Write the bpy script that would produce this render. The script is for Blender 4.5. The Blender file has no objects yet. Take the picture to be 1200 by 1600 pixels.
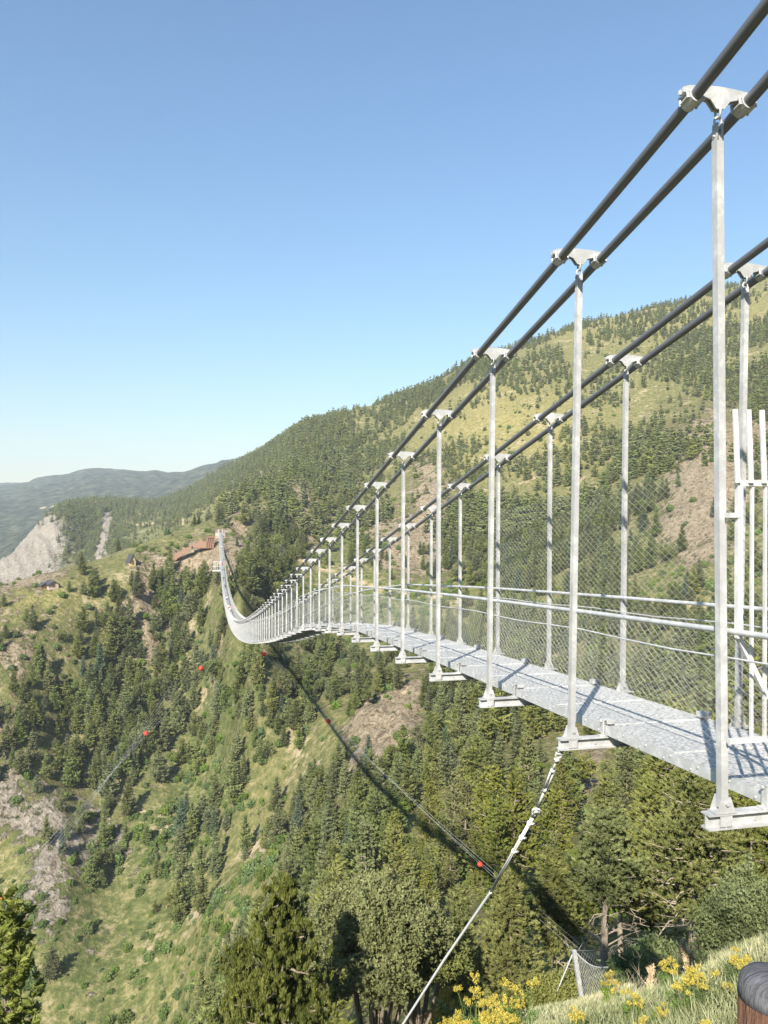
import bpy, math, random
import numpy as np
from mathutils import Vector, Matrix
SC = bpy.context.scene
COL = SC.collection
R = math.radians

# ------------------------------------------------------------------ camera
F_PX = 1202.0                      # focal length in pixels of a 1200 x 1600 frame
YAW, PITCH, ROLL = 0.2188, 0.0, 0.0033
cam_d = bpy.data.cameras.new('camera'); cam = bpy.data.objects.new('camera', cam_d); COL.objects.link(cam)
FW = Vector((math.sin(YAW)*math.cos(PITCH), math.cos(YAW)*math.cos(PITCH), math.sin(PITCH)))
_r = Vector((math.cos(YAW), -math.sin(YAW), 0)); _u = _r.cross(FW)
RT = math.cos(ROLL)*_r + math.sin(ROLL)*_u
UP = -math.sin(ROLL)*_r + math.cos(ROLL)*_u
cam.matrix_world = Matrix(((RT.x, UP.x, -FW.x, 0), (RT.y, UP.y, -FW.y, 0), (RT.z, UP.z, -FW.z, 0), (0, 0, 0, 1)))
cam_d.sensor_fit = 'VERTICAL'; cam_d.sensor_height = 36.0; cam_d.lens = 36.0*F_PX/1600.0
cam_d.clip_start = 0.05; cam_d.clip_end = 20000
SC.camera = cam

# ------------------------------------------------------------------ light
SUN_AZ, SUN_EL = R(33.0), R(36.0)          # direction the light travels (from +Y towards +X) and height of the sun
LD = Vector((math.sin(SUN_AZ)*math.cos(SUN_EL), math.cos(SUN_AZ)*math.cos(SUN_EL), -math.sin(SUN_EL)))
W = bpy.data.worlds.new("World"); SC.world = W; W.use_nodes = True
nt = W.node_tree; nt.nodes.clear()
wo = nt.nodes.new('ShaderNodeOutputWorld'); bg = nt.nodes.new('ShaderNodeBackground')
sky = nt.nodes.new('ShaderNodeTexSky'); sky.sky_type = 'NISHITA'; sky.sun_disc = False
sky.sun_elevation = SUN_EL; sky.sun_rotation = SUN_AZ + math.pi
sky.altitude = 3000; sky.air_density = 2.5; sky.dust_density = 0.0; sky.ozone_density = 8.5
bg.inputs['Strength'].default_value = 0.067
nt.links.new(sky.outputs[0], bg.inputs[0]); nt.links.new(bg.outputs[0], wo.inputs[0])
sun_d = bpy.data.lights.new('sun', 'SUN'); sun_d.energy = 4.2; sun_d.angle = R(0.53); sun_d.color = (1.0, 0.94, 0.83)
sun = bpy.data.objects.new('sun', sun_d); COL.objects.link(sun)
sun.rotation_euler = LD.to_track_quat('-Z', 'Y').to_euler()
SC.view_settings.view_transform = 'Standard'; SC.view_settings.look = 'None'
SC.view_settings.gamma = 1.0; SC.view_settings.use_curve_mapping = False
SC.view_settings.exposure = 1.34
HAZE = 0.00013
SC.cycles.max_bounces = 5; SC.cycles.diffuse_bounces = 3; SC.cycles.glossy_bounces = 2
SC.cycles.transparent_max_bounces = 24; SC.cycles.volume_bounces = 0

# ------------------------------------------------------------------ helpers
def ray(px, py):
    return FW + RT*((px-600.0)/F_PX) - UP*((py-800.0)/F_PX)
def at(px, py, Z):
    return ray(px, py)*Z
def to_px(P):
    """world points (n,3) -> pixel x, pixel y, depth in the 1200 x 1600 frame"""
    P = np.asarray(P, float); d = P@np.array(FW); d = np.where(np.abs(d) < 1e-3, 1e-3, d)
    return 600+F_PX*(P@np.array(RT))/d, 800-F_PX*(P@np.array(UP))/d, d

def tag(o, label=None, cat=None, group=None, kind=None):
    if label: o['label'] = label
    if cat: o['category'] = cat
    if group: o['group'] = group
    if kind: o['kind'] = kind
    return o
def empty(name, loc=(0, 0, 0), rz=0.0, parent=None):
    o = bpy.data.objects.new(name, None); COL.objects.link(o); o.location = loc; o.rotation_euler = (0, 0, rz)
    o.empty_display_size = 0.2
    if parent: o.parent = parent
    return o
def link_mesh(name, me, parent=None, loc=(0, 0, 0)):
    o = bpy.data.objects.new(name, me); COL.objects.link(o); o.location = loc
    if parent is not None: o.parent = parent
    return o
def mesh_np(name, V, Fc, mat, smooth=False, attrs=None):
    """V (n,3), Fc (m,k) with k = 3 or 4"""
    V = np.asarray(V, np.float32); Fc = np.asarray(Fc, np.int32); k = Fc.shape[1]
    me = bpy.data.meshes.new(name)
    me.vertices.add(len(V)); me.vertices.foreach_set('co', V.ravel())
    me.loops.add(Fc.size); me.loops.foreach_set('vertex_index', Fc.ravel())
    me.polygons.add(len(Fc)); me.polygons.foreach_set('loop_start', np.arange(0, Fc.size, k, dtype=np.int32))
    me.polygons.foreach_set('loop_total', np.full(len(Fc), k, np.int32))
    me.polygons.foreach_set('use_smooth', np.full(len(Fc), smooth, bool))
    me.update(calc_edges=True)
    for an, (dom, arr) in (attrs or {}).items():
        a = me.attributes.new(an, 'FLOAT', dom); a.data.foreach_set('value', np.asarray(arr, np.float32))
    if mat: me.materials.append(mat)
    return me
class MB:
    """collects shapes into one mesh"""
    def __init__(s): s.v = []; s.f = []
    def add(s, vs, fs):
        b = len(s.v); s.v += [tuple(p) for p in vs]; s.f += [tuple(b+i for i in q) for q in fs]; return s
    def box(s, c, d, ax=None):
        """c centre, d full sizes, ax = three axis vectors"""
        c = Vector(c); ax = ax or (Vector((1, 0, 0)), Vector((0, 1, 0)), Vector((0, 0, 1)))
        h = [x/2 for x in d]
        vs = [c+ax[0]*(h[0]*i)+ax[1]*(h[1]*j)+ax[2]*(h[2]*k) for k in (-1, 1) for j in (-1, 1) for i in (-1, 1)]
        return s.add(vs, [(0, 2, 3, 1), (4, 5, 7, 6), (0, 1, 5, 4), (2, 6, 7, 3), (0, 4, 6, 2), (1, 3, 7, 5)])
    def bar(s, a, b, w, h, up=(0, 0, 1)):
        a = Vector(a); b = Vector(b); t = (b-a); L = t.length; t.normalize()
        x = t.cross(Vector(up)); x = x if x.length > 1e-4 else t.cross(Vector((0, 1, 0))); x.normalize(); z = x.cross(t)
        return s.box((a+b)/2, (w, L, h), (x, t, z))
    def tube(s, pts, r, n=8, cap=True):
        pts = [Vector(p) for p in pts]; m = len(pts); rr = r if isinstance(r, (list, tuple)) else [r]*m
        ref = Vector((0.13, 0.21, 1)) if abs((pts[-1]-pts[0]).normalized().z) < 0.9 else Vector((1, 0.1, 0))
        vs = []; prev = None
        for i, p in enumerate(pts):
            t = (pts[min(i+1, m-1)]-pts[max(i-1, 0)]).normalized()
            x = (prev - t*prev.dot(t)) if prev is not None else t.cross(ref)
            if x.length < 1e-5: x = t.cross(Vector((1, 0.3, 0.2)))
            x.normalize(); prev = x; y = t.cross(x)
            vs += [p+(x*math.cos(2*math.pi*k/n)+y*math.sin(2*math.pi*k/n))*rr[i] for k in range(n)]
        fs = [(i*n+k, i*n+(k+1) % n, (i+1)*n+(k+1) % n, (i+1)*n+k) for i in range(m-1) for k in range(n)]
        if cap: fs += [tuple(range(n))[::-1], tuple((m-1)*n+k for k in range(n))]
        return s.add(vs, fs)
    def torus(s, c, axis, r, rt, n=12, m=6, sx=1.0, updir=None):
        axis = Vector(axis).normalized(); u = Vector(updir) if updir else axis.orthogonal(); u = (u-axis*u.dot(axis)).normalized(); w = axis.cross(u); c = Vector(c)
        vs = []
        for i in range(n):
            a = 2*math.pi*i/n; d = u*math.cos(a)*sx+w*math.sin(a); dn = d.normalized()
            for j in range(m):
                b = 2*math.pi*j/m; vs.append(c+d*r+dn*(rt*math.cos(b))+axis*(rt*math.sin(b)))
        return s.add(vs, [(i*m+j, ((i+1) % n)*m+j, ((i+1) % n)*m+(j+1) % m, i*m+(j+1) % m) for i in range(n) for j in range(m)])
    def prism(s, prof, o, ax, ay, az, depth):
        """profile points (u,v) in the plane (ax, ay) through o, thickness depth along az (centred)"""
        n = len(prof); o = Vector(o)
        vs = [o+ax*u+ay*v-az*(depth/2) for u, v in prof]+[o+ax*u+ay*v+az*(depth/2) for u, v in prof]
        return s.add(vs, [tuple(range(n))[::-1], tuple(range(n, 2*n))]+[(i, (i+1) % n, n+(i+1) % n, n+i) for i in range(n)])
    def mesh(s, name, mat, smooth=False):
        me = bpy.data.meshes.new(name); me.from_pydata(s.v, [], s.f); me.update()
        if smooth: me.polygons.foreach_set('use_smooth', [True]*len(me.polygons))
        if mat: me.materials.append(mat)
        return me
    def build(s, name, mat, parent=None, smooth=False, loc=(0, 0, 0)):
        return link_mesh(name, s.mesh(name, mat, smooth), parent, loc)

# ------------------------------------------------------------------ numpy noise
_perm = np.random.RandomState(7).permutation(4096).astype(np.int64)
_val = np.random.RandomState(8).rand(4096)*2-1
def vnoise(x, y, s=0):
    xi = np.floor(x).astype(np.int64); yi = np.floor(y).astype(np.int64); fx = x-xi; fy = y-yi
    fx = fx*fx*fx*(fx*(fx*6-15)+10); fy = fy*fy*fy*(fy*(fy*6-15)+10)
    h = lambda a, b: _val[_perm[(a+_perm[(b+s*57) & 4095]) & 4095]]
    return (h(xi, yi)*(1-fx)+h(xi+1, yi)*fx)*(1-fy)+(h(xi, yi+1)*(1-fx)+h(xi+1, yi+1)*fx)*fy
def fbm(x, y, wl, octs=4, s=0, gain=0.5, ridged=False):
    t = 0; a = 1.0; n = 0
    for k in range(octs):
        v = vnoise(x/wl*(2.03**k)+17*k, y/wl*(2.03**k)-9*k, s+k)
        t = t+a*((1-2*np.abs(v)) if ridged else v); n += a; a *= gain
    return t/n

# ------------------------------------------------------------------ terrain height
# each control point: where the ground passes, given as (pixel x, pixel y, depth in m) of the surveyed view
CP = [
 # right mountain skyline and a little behind it
 (540,662,840),(590,645,870),(650,622,890),(700,598,900),(740,568,900),(830,542,920),(900,517,930),(1000,492,930),(1100,472,920),(1200,442,900),(1320,400,880),
 # right mountain face
 (1200,520,760),(1100,560,740),(1000,580,740),(900,600,740),(800,620,740),(700,660,740),(620,700,740),(560,720,740),
 (1200,620,600),(1100,650,590),(1000,680,590),(900,690,600),(800,710,620),(700,740,610),(620,760,610),(540,770,640),
 (1200,760,400),(1100,760,420),(1000,770,460),(900,790,500),(800,800,520),(700,815,530),(620,830,520),(540,850,500),
 (1200,900,300),(1100,880,330),(1000,890,360),(900,890,400),(800,890,430),(700,890,440),(620,890,440),(540,890,440),(480,870,450),
 (1200,950,270),(1100,950,290),(1000,955,310),(900,950,330),(800,955,350),(700,960,370),(620,960,380),(540,960,390),(470,930,390),
 (1200,1040,200),(1100,1040,210),(1000,1050,230),(900,1050,245),(800,1050,260),(700,1050,280),(600,1050,305),(540,1050,315),
 (1200,1150,140),(1100,1150,150),(1000,1150,170),(900,1170,175),(800,1160,190),(700,1160,205),(620,1160,220),
 (1200,1280,80),(1100,1290,85),(1000,1300,95),(900,1300,110),(800,1290,125),(700,1290,130),
 # along the shadow of the bridge
 (352,870,372),(375,930,312),(405,985,280),(440,1010,318),(470,1055,300),(500,1105,264),(540,1160,230),(580,1205,192),(620,1245,155),(650,1290,130),(700,1335,102),(740,1372,86),(790,1395,74),(830,1430,60),(890,1480,46),
 # gully and lower valley
 (560,1300,170),(500,1250,215),(450,1180,255),(400,1080,300),(450,1350,175),(400,1350,210),(400,1250,250),(350,1180,285),(330,1080,320),(300,1000,350),(280,930,380),
 (330,1450,190),(350,1600,150),(300,1600,185),(250,1500,215),(300,1350,250),(250,1250,280),(200,1150,305),(200,1050,335),(150,1400,240),(100,1300,255),(150,1600,200),(50,1600,200),(60,1480,215),
 (200,950,355),(100,1000,325),(100,1150,300),(30,1100,290),(0,1000,310),(0,1230,265),(0,1380,240),(-150,1100,280),(-150,1300,240),(-150,1600,190),(-250,950,300),(150,1230,285),
 # spur crest with the far end of the bridge
 (-120,965,310),(0,936,335),(60,918,350),(120,906,362),(200,886,378),(270,852,405),(340,836,432),(312,818,470),(350,792,520),(385,773,570),(420,756,610),(450,740,650),(500,716,720),
 (380,850,440),(420,830,470),(460,800,520),(420,870,430),(500,750,640),(480,830,500),
]
# plain world points (x, y, z)
CW = [
 # near slope
 (0,0,-1.6),(1.5,0.6,-1.75),(3.0,1.0,-1.8),(4.2,0,-1.7),(6,0,-1.2),(10,2,-0.6),(3,-8,1.5),(-4,-6,-1.5),(20,-15,10),(-15,-25,-2),(-3,1,-4),(0,3,-3.3),(-8,4,-10),(-20,6,-26),(-45,8,-62),(-90,20,-110),(-60,-40,-45),
 (-140,60,-160),(-200,150,-215),(-120,150,-190),(-300,250,-170),(-60,70,-105),(-30,40,-55),(-75,110,-150),(-40,90,-108),(-300,0,-240),(-250,-150,-200),(0,-120,55),(100,-100,90),(100,0,45),(220,60,100),(400,0,200),(600,300,290),(900,200,420),(400,-400,320),
 (800,600,440),(-600,-200,-330),(-500,200,-300),(60,25,10),(40,10,4),
]
# nearest slope, seen below the bridge (the walker's side)
CP += [(740,1665,10),(660,1690,10.5),(860,1650,11),(1000,1600,11.5),(1100,1560,10.5),(1200,1500,8),(800,1625,17),(900,1600,19),(1000,1566,20),(1100,1522,19),(915,1566,30),(860,1572,31),(1000,1520,30),(950,1516,33),(1082,1492,35),(1190,1468,30),(1120,1482,28),
       (780,1600,27),(700,1690,26),(600,1760,26),(500,1850,28),(300,1960,32),(100,2000,36),(870,1520,44),(1000,1450,52),(1150,1400,55),(700,1480,60),(600,1560,58),(500,1640,60),(400,1800,60),(520,1480,100),(600,1400,100)]
# behind the crests and the far country
BK = [(-120,1010,420),(0,985,450),(120,960,480),(200,950,520),(270,920,560),(320,870,620),(350,850,680),(400,790,760),
      (220,855,900),(170,880,880),(260,840,880),(120,905,900),(60,925,880),(0,940,860),(-100,960,860),
      (60,850,1010),(100,802,1060),(30,868,1000),(0,890,980),(-60,930,960),(-100,960,980),(70,820,1100),(0,905,1150),
      (150,790,1200),(200,786,1300),(280,780,1350),(200,815,1120),(280,805,1060),(130,840,1040),(330,775,1150),(300,800,980),
      (350,760,1000),(400,735,960),(440,702,960),(470,668,960),(500,664,940),(400,715,1150),(370,735,1280),(330,752,1350),
      (0,800,2300),(100,790,2300),(250,775,2300),(0,850,1700),(120,815,1650),(-200,850,1700),(250,795,1600),
      (-200,790,3300),(0,768,3300),(60,755,3300),(130,743,3300),(180,739,3300),(280,741,3300),(330,728,3300),(380,722,3300),(500,700,3300),(700,690,3300),
      (-100,762,6200),(20,764,6200),(200,790,6000),(500,790,6000),(1000,760,6000),(-600,760,6200)]
BW = [(330,1150,170),(500,1180,210),(700,1150,260),(1000,1000,330),(400,1500,60),(900,1500,100),(1300,800,300),(-900,600,-350),(-1500,1500,-200),(-2500,3000,100),(2500,1500,200),(2500,-500,300),(0,-2500,400),(-2500,-1000,100),(-1200,-600,-200),(1200,-1200,400),(1500,3500,200)]
def _ctrl():
    P = [tuple(at(*c)) for c in CP+BK]+CW+BW
    return np.array(P, float)
CTRL = _ctrl()
def _warp(x, y):
    """log-polar style squeeze so that metres near the walker weigh as much as hundreds of metres far off"""
    r = np.sqrt(x*x+y*y)+1e-9; s = 28.0*np.log1p(r/28.0)/r*1.0
    return x*s, y*s
def _phi(d2): return 0.5*d2*np.log(d2+1e-12)
def _fit():
    x, y = _warp(CTRL[:, 0], CTRL[:, 1]); n = len(x)
    # heights are interpolated as a slope angle from the camera times warped range
    r = np.hypot(CTRL[:, 0], CTRL[:, 1])+6.0
    t = CTRL[:, 2]/r
    d2 = (x[:, None]-x)**2+(y[:, None]-y)**2
    A = np.zeros((n+3, n+3)); A[:n, :n] = _phi(d2)+np.eye(n)*0.6
    A[:n, n] = 1; A[:n, n+1] = x; A[:n, n+2] = y; A[n:, :n] = A[:n, n:].T
    return x, y, np.linalg.solve(A, np.r_[t, 0, 0, 0])
_fx, _fy, _fw = _fit()
def base_h(X, Y):
    X = np.asarray(X, float).ravel(); Y = np.asarray(Y, float).ravel(); out = np.empty(len(X)); n = len(_fx)
    for i in range(0, len(X), 40000):
        x, y = _warp(X[i:i+40000], Y[i:i+40000])
        d2 = (x[:, None]-_fx)**2+(y[:, None]-_fy)**2
        out[i:i+40000] = _phi(d2)@_fw[:n]+_fw[n]+_fw[n+1]*x+_fw[n+2]*y
    return out*(np.hypot(X, Y)+6.0)
# maps authored over the surveyed view, 50 px cells, rows from y = 475
DENS = """000000000000000000233444
000000000000000045578888
000000000000088778856999
000000000000995456547999
000000007999644444589966
999999998999755665589635
999999936688548888886225
139826237735248888873246
128834246212357888875455
112478897111001354655455
345738888311123566666666
246879877735477888777777
357889767866155888888888
468888658842138999888888
568863468741149995688888
368834578886999999259999
256745478699999999589999
235335454689999999999999
223252123899999999999999
321124115999999999999999
521113249999999999955111
522112599999999999511111
432112699999999999111111"""
ROCK = """000000000000000000000000
000000000000000000000000
000000000000000000000000
000000000000000000000130
000000000000000000002455
000000000000050000000784
020000001500170000001983
990000071605670000005960
970035750200760000000511
310060102000000000000100
330383010000000000000000
420050000000000000000000
310000000002730000000000
300003000008820000000000
201000000009830000410000
330000010004000000500000
453300000010000000000000
256300000000000000000000
171000000000000000000000
260000000000000000000000
020000000000000000000000
000000000000000000000000
000000000000000000000000"""
def _grid(t): return np.array([[int(c) for c in l] for l in t.split()], float)/9.0
GD, GR = _grid(DENS), _grid(ROCK)
def samp(G, px, py):
    u = np.clip((px-25)/50.0, 0, 22.999); v = np.clip((py-475)/50.0, 0, 21.999)
    i = u.astype(int); j = v.astype(int); a = u-i; b = v-j
    return (G[j, i]*(1-a)+G[j, i+1]*a)*(1-b)+(G[j+1, i]*(1-a)+G[j+1, i+1]*a)*b
def blob(px, py, cx, cy, sx, sy): return np.exp(-((px-cx)/sx)**2-((py-cy)/sy)**2)
def maps(X, Y, Z):
    px, py, d = to_px(np.c_[X, Y, Z]); d = np.maximum(d, 0.5)
    wx = 26*fbm(X, Y, 30+0*X, 3, 21); wy = 20*fbm(X, Y, 30, 3, 31)
    dens = samp(GD, px+wx, py+wy); rock = samp(GR, px+wx*.7, py+wy*.7)
    rock = np.where(d > 1250, 0, rock); rock = np.maximum(rock, .9*(d > 700)*np.exp(-((px-158+.25*(py-850)+.4*wx)/11)**2)*(py > 800))
    return px, py, d, dens, rock
def terrain_h(X, Y):
    X = np.asarray(X, float).ravel(); Y = np.asarray(Y, float).ravel()
    h = base_h(X, Y); r = np.hypot(X, Y)
    px, py, d, dens, rock = maps(X, Y, h)
    k = np.clip((r-25)/150, 0, 1)
    far = np.clip((r-500)/900, 0, 1)
    h = h + k*(1.3*fbm(X, Y, 42, 4, 1)+far*9*fbm(X, Y, 170, 4, 5, ridged=True)+far*3*fbm(X, Y, 60, 3, 6))
    g = fbm(X*0.6+Y*0.25, Y*0.25, 16, 4, 11, 0.6, True)
    rk = np.clip(rock*1.6-0.25, 0, 1)*np.clip((r-60)/80, 0, 1)*np.clip((2500-r)/800, 0, 1)
    h = h + rk*(g*(4.6+far*9)+1.9*fbm(X, Y, 8, 3, 13, 0.65, True))
    h = h + 0.10*fbm(X, Y, 2.2, 3, 3)*np.clip(1.5-r/60, 0, 1)
    vf = np.clip((r-1700)/1500, 0, 1)
    h = h + vf*(22*fbm(X, Y, 500, 5, 8, 0.5, True)+9*fbm(X, Y, 110, 3, 9))
    return np.where(h > 430, 430+60*np.tanh((h-430)/60), np.where(h < -380, -380+60*np.tanh((h+380)/60), h))
def th(x, y): return float(terrain_h([x], [y])[0])

# ------------------------------------------------------------------ materials
def mat(name, col=(0.5, 0.5, 0.5), rough=0.6, metal=0.0, spec=0.3):
    m = bpy.data.materials.new(name); m.use_nodes = True; b = m.node_tree.nodes['Principled BSDF']
    b.inputs['Base Color'].default_value = (*col, 1); b.inputs['Roughness'].default_value = rough
    b.inputs['Metallic'].default_value = metal; b.inputs['Specular IOR Level'].default_value = spec
    return m
class NG:
    """small node helper"""
    def __init__(s, m): s.t = m.node_tree; s.b = m.node_tree.nodes['Principled BSDF']
    def n(s, ty, **kw):
        x = s.t.nodes.new(ty)
        for k, v in kw.items(): setattr(x, k, v)
        return x
    def l(s, a, b): s.t.links.new(a, b)
    def noise(s, scale, detail=4, rough=0.55, vec=None, dist=0.0):
        x = s.n('ShaderNodeTexNoise'); x.inputs['Scale'].default_value = scale; x.inputs['Detail'].default_value = detail
        x.inputs['Roughness'].default_value = rough; x.inputs['Distortion'].default_value = dist
        if vec is not None: s.l(vec, x.inputs['Vector'])
        return x.outputs['Fac']
    def ramp(s, fac, stops):
        x = s.n('ShaderNodeValToRGB'); s.l(fac, x.inputs[0]); e = x.color_ramp.elements
        while len(e) > 1: e.remove(e[-1])
        for i, (p, c) in enumerate(stops):
            q = e[0] if i == 0 else e.new(p)
            q.position = p; q.color = (*c, 1) if len(c) == 3 else c
        return x.outputs['Color']
    def mix(s, f, a, b, mode='MIX'):
        x = s.n('ShaderNodeMix', data_type='RGBA', blend_type=mode)
        for i, v in ((0, f), (6, a), (7, b)):
            if isinstance(v, (int, float)): x.inputs[i].default_value = v
            elif isinstance(v, tuple): x.inputs[i].default_value = (*v, 1)
            else: s.l(v, x.inputs[i])
        return x.outputs[2]
    def math(s, op, a, b=0.0, clamp=False):
        x = s.n('ShaderNodeMath', operation=op, use_clamp=clamp)
        for i, v in ((0, a), (1, b)):
            if isinstance(v, (int, float)): x.inputs[i].default_value = v
            else: s.l(v, x.inputs[i])
        return x.outputs[0]
    def attr(s, name):
        x = s.n('ShaderNodeAttribute', attribute_name=name); return x.outputs['Fac']
    def pos(s): return s.n('ShaderNodeNewGeometry').outputs['Position']
    def obj(s): return s.n('ShaderNodeTexCoord').outputs['Object']
    def rnd(s): return s.n('ShaderNodeObjectInfo').outputs['Random']
    def bump(s, h, dist, strength=1.0):
        x = s.n('ShaderNodeBump'); x.inputs['Distance'].default_value = dist; x.inputs['Strength'].default_value = strength
        s.l(h, x.inputs['Height']); s.l(x.outputs[0], s.b.inputs['Normal'])
    def color(s, c): s.l(c, s.b.inputs['Base Color'])
M = {}
def mk_ground():
    m = mat('ground', rough=0.95, spec=0.1); g = NG(m); P = g.pos()
    rock, lush, dry, path, wood, farw = (g.attr(a) for a in ('rock', 'lush', 'dry', 'path', 'wood', 'farwood'))
    n1 = g.noise(0.05, 6, 0.6, P); n2 = g.noise(0.35, 6, 0.65, P); n3 = g.noise(2.2, 5, 0.7, P)
    grass = g.ramp(n2, [(0.34, (0.075, 0.09, 0.03)), (0.46, (0.145, 0.145, 0.052)), (0.56, (0.235, 0.21, 0.09)), (0.66, (0.35, 0.285, 0.15))])
    gold = g.ramp(n2, [(0.32, (0.17, 0.16, 0.05)), (0.5, (0.34, 0.28, 0.105)), (0.7, (0.44, 0.35, 0.15))])
    green = g.ramp(n2, [(0.36, (0.05, 0.075, 0.02)), (0.5, (0.10, 0.125, 0.038)), (0.62, (0.20, 0.19, 0.075))])
    c = g.mix(dry, grass, gold); c = g.mix(lush, c, green)
    floor = g.ramp(n3, [(0.35, (0.07, 0.075, 0.028)), (0.6, (0.16, 0.14, 0.065))])
    c = g.mix(g.math('MULTIPLY', wood, 0.45), c, floor)
    sp = g.noise(0.9, 3, 0.6, P, 0.6); c = g.mix(g.math('MULTIPLY', g.math('MULTIPLY', g.math('SUBTRACT', sp, 0.49), 9.0, True), 0.72), c, (0.075, 0.10, 0.030))
    st_ = g.noise(0.45, 4, 0.7, P, 0.3); c = g.mix(g.math('MULTIPLY', g.math('MULTIPLY', g.math('SUBTRACT', st_, 0.56), 7.0, True), 0.5), c, (0.42, 0.33, 0.17))
    earth = g.ramp(n1, [(0.35, (0.36, 0.25, 0.17)), (0.65, (0.42, 0.33, 0.22))])
    pm = g.math('SUBTRACT', g.math('ADD', n1, g.math('MULTIPLY', n2, 0.8)), 0.98)
    c = g.mix(g.math('MULTIPLY', pm, 5.0, True), c, earth)
    vo = g.n('ShaderNodeTexVoronoi', feature='DISTANCE_TO_EDGE'); vo.inputs['Scale'].default_value = 0.28; g.l(g.n('ShaderNodeMapping').outputs[0], vo.inputs['Vector'])
    mp = [x for x in g.t.nodes if x.bl_idname == 'ShaderNodeMapping'][-1]; g.l(P, mp.inputs['Vector']); mp.inputs['Scale'].default_value = (1, 1, 0.45); mp.inputs['Rotation'].default_value = (0.4, 0.3, 0.5)
    rn = g.noise(0.5, 9, 0.72, mp.outputs[0], 1.2)
    rc = g.ramp(rn, [(0.37, (0.12, 0.088, 0.055)), (0.45, (0.36, 0.275, 0.175)), (0.54, (0.50, 0.405, 0.27)), (0.66, (0.66, 0.56, 0.41))])
    hs = g.n('ShaderNodeHueSaturation'); hs.inputs['Saturation'].default_value = .62; hs.inputs['Value'].default_value = .95; g.l(rc, hs.inputs['Color']); rc = g.mix(g.attr('greyrock'), rc, hs.outputs[0])
    rf = g.math('ADD', g.math('ADD', rock, g.math('MULTIPLY', g.math('SUBTRACT', n2, 0.5), 1.5)), g.math('MULTIPLY', g.math('SUBTRACT', g.noise(0.11, 4, 0.6, P), 0.5), 1.6))
    rf = g.math('MULTIPLY', g.math('SUBTRACT', rf, 0.30), 6.0, True)
    c = g.mix(rf, c, rc)
    fn = g.noise(0.035, 8, 0.75, P); fc = g.ramp(fn, [(0.40, (0.016, 0.024, 0.016)), (0.50, (0.045, 0.058, 0.038)), (0.60, (0.12, 0.125, 0.08))]); c = g.mix(farw, c, fc)
    c = g.mix(path, c, (0.50, 0.38, 0.22))
    g.color(c)
    hb = g.math('ADD', g.math('MULTIPLY', n2, 1.2), g.math('MULTIPLY', g.math('MULTIPLY', rn, rf), 7.0))
    hb = g.math('ADD', hb, g.math('MULTIPLY', n3, 0.25))
    g.bump(hb, 1.0, 0.8)
    return m
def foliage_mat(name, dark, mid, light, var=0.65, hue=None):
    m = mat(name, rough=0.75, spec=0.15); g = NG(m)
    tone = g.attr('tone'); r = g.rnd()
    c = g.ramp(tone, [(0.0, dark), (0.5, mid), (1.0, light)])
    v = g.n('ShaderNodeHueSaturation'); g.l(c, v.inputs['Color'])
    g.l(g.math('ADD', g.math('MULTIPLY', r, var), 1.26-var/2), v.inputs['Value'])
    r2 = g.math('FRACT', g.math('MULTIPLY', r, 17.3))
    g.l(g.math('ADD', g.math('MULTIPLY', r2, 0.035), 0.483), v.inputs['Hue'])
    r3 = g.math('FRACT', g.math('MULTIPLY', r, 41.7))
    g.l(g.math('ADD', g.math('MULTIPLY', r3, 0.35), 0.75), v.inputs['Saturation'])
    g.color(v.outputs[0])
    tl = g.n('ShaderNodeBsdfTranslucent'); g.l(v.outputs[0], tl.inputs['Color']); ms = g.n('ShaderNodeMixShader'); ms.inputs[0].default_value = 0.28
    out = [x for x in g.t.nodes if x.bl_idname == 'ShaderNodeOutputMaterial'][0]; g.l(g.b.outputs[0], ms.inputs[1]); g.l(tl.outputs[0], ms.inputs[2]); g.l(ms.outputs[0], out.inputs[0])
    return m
M['ground'] = mk_ground()
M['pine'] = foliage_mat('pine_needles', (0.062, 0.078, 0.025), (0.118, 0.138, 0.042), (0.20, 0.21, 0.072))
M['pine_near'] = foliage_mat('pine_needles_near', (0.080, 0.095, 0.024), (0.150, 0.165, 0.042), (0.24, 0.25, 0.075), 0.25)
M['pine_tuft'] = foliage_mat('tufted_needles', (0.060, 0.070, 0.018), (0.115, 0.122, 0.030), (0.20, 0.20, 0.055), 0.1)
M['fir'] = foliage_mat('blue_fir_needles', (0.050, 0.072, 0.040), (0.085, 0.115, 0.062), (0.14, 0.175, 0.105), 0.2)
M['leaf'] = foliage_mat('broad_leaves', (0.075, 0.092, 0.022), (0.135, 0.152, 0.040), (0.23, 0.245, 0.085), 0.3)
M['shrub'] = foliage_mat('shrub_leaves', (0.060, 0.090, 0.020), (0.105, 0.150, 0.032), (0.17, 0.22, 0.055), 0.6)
def mk_bark(name, a, b):
    m = mat(name, rough=0.9, spec=0.1); g = NG(m); o = g.obj()
    mp = g.n('ShaderNodeMapping'); mp.inputs['Scale'].default_value = (6, 6, 1.2); g.l(o, mp.inputs['Vector'])
    n = g.noise(1.6, 6, 0.7, mp.outputs[0], 0.5); g.color(g.ramp(n, [(0.35, a), (0.65, b)])); g.bump(n, 0.04); return m
M['bark'] = mk_bark('pine_bark', (0.13, 0.10, 0.075), (0.34, 0.28, 0.21))
M['bark_pale'] = mk_bark('weathered_bark', (0.20, 0.155, 0.115), (0.48, 0.41, 0.32))
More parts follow.
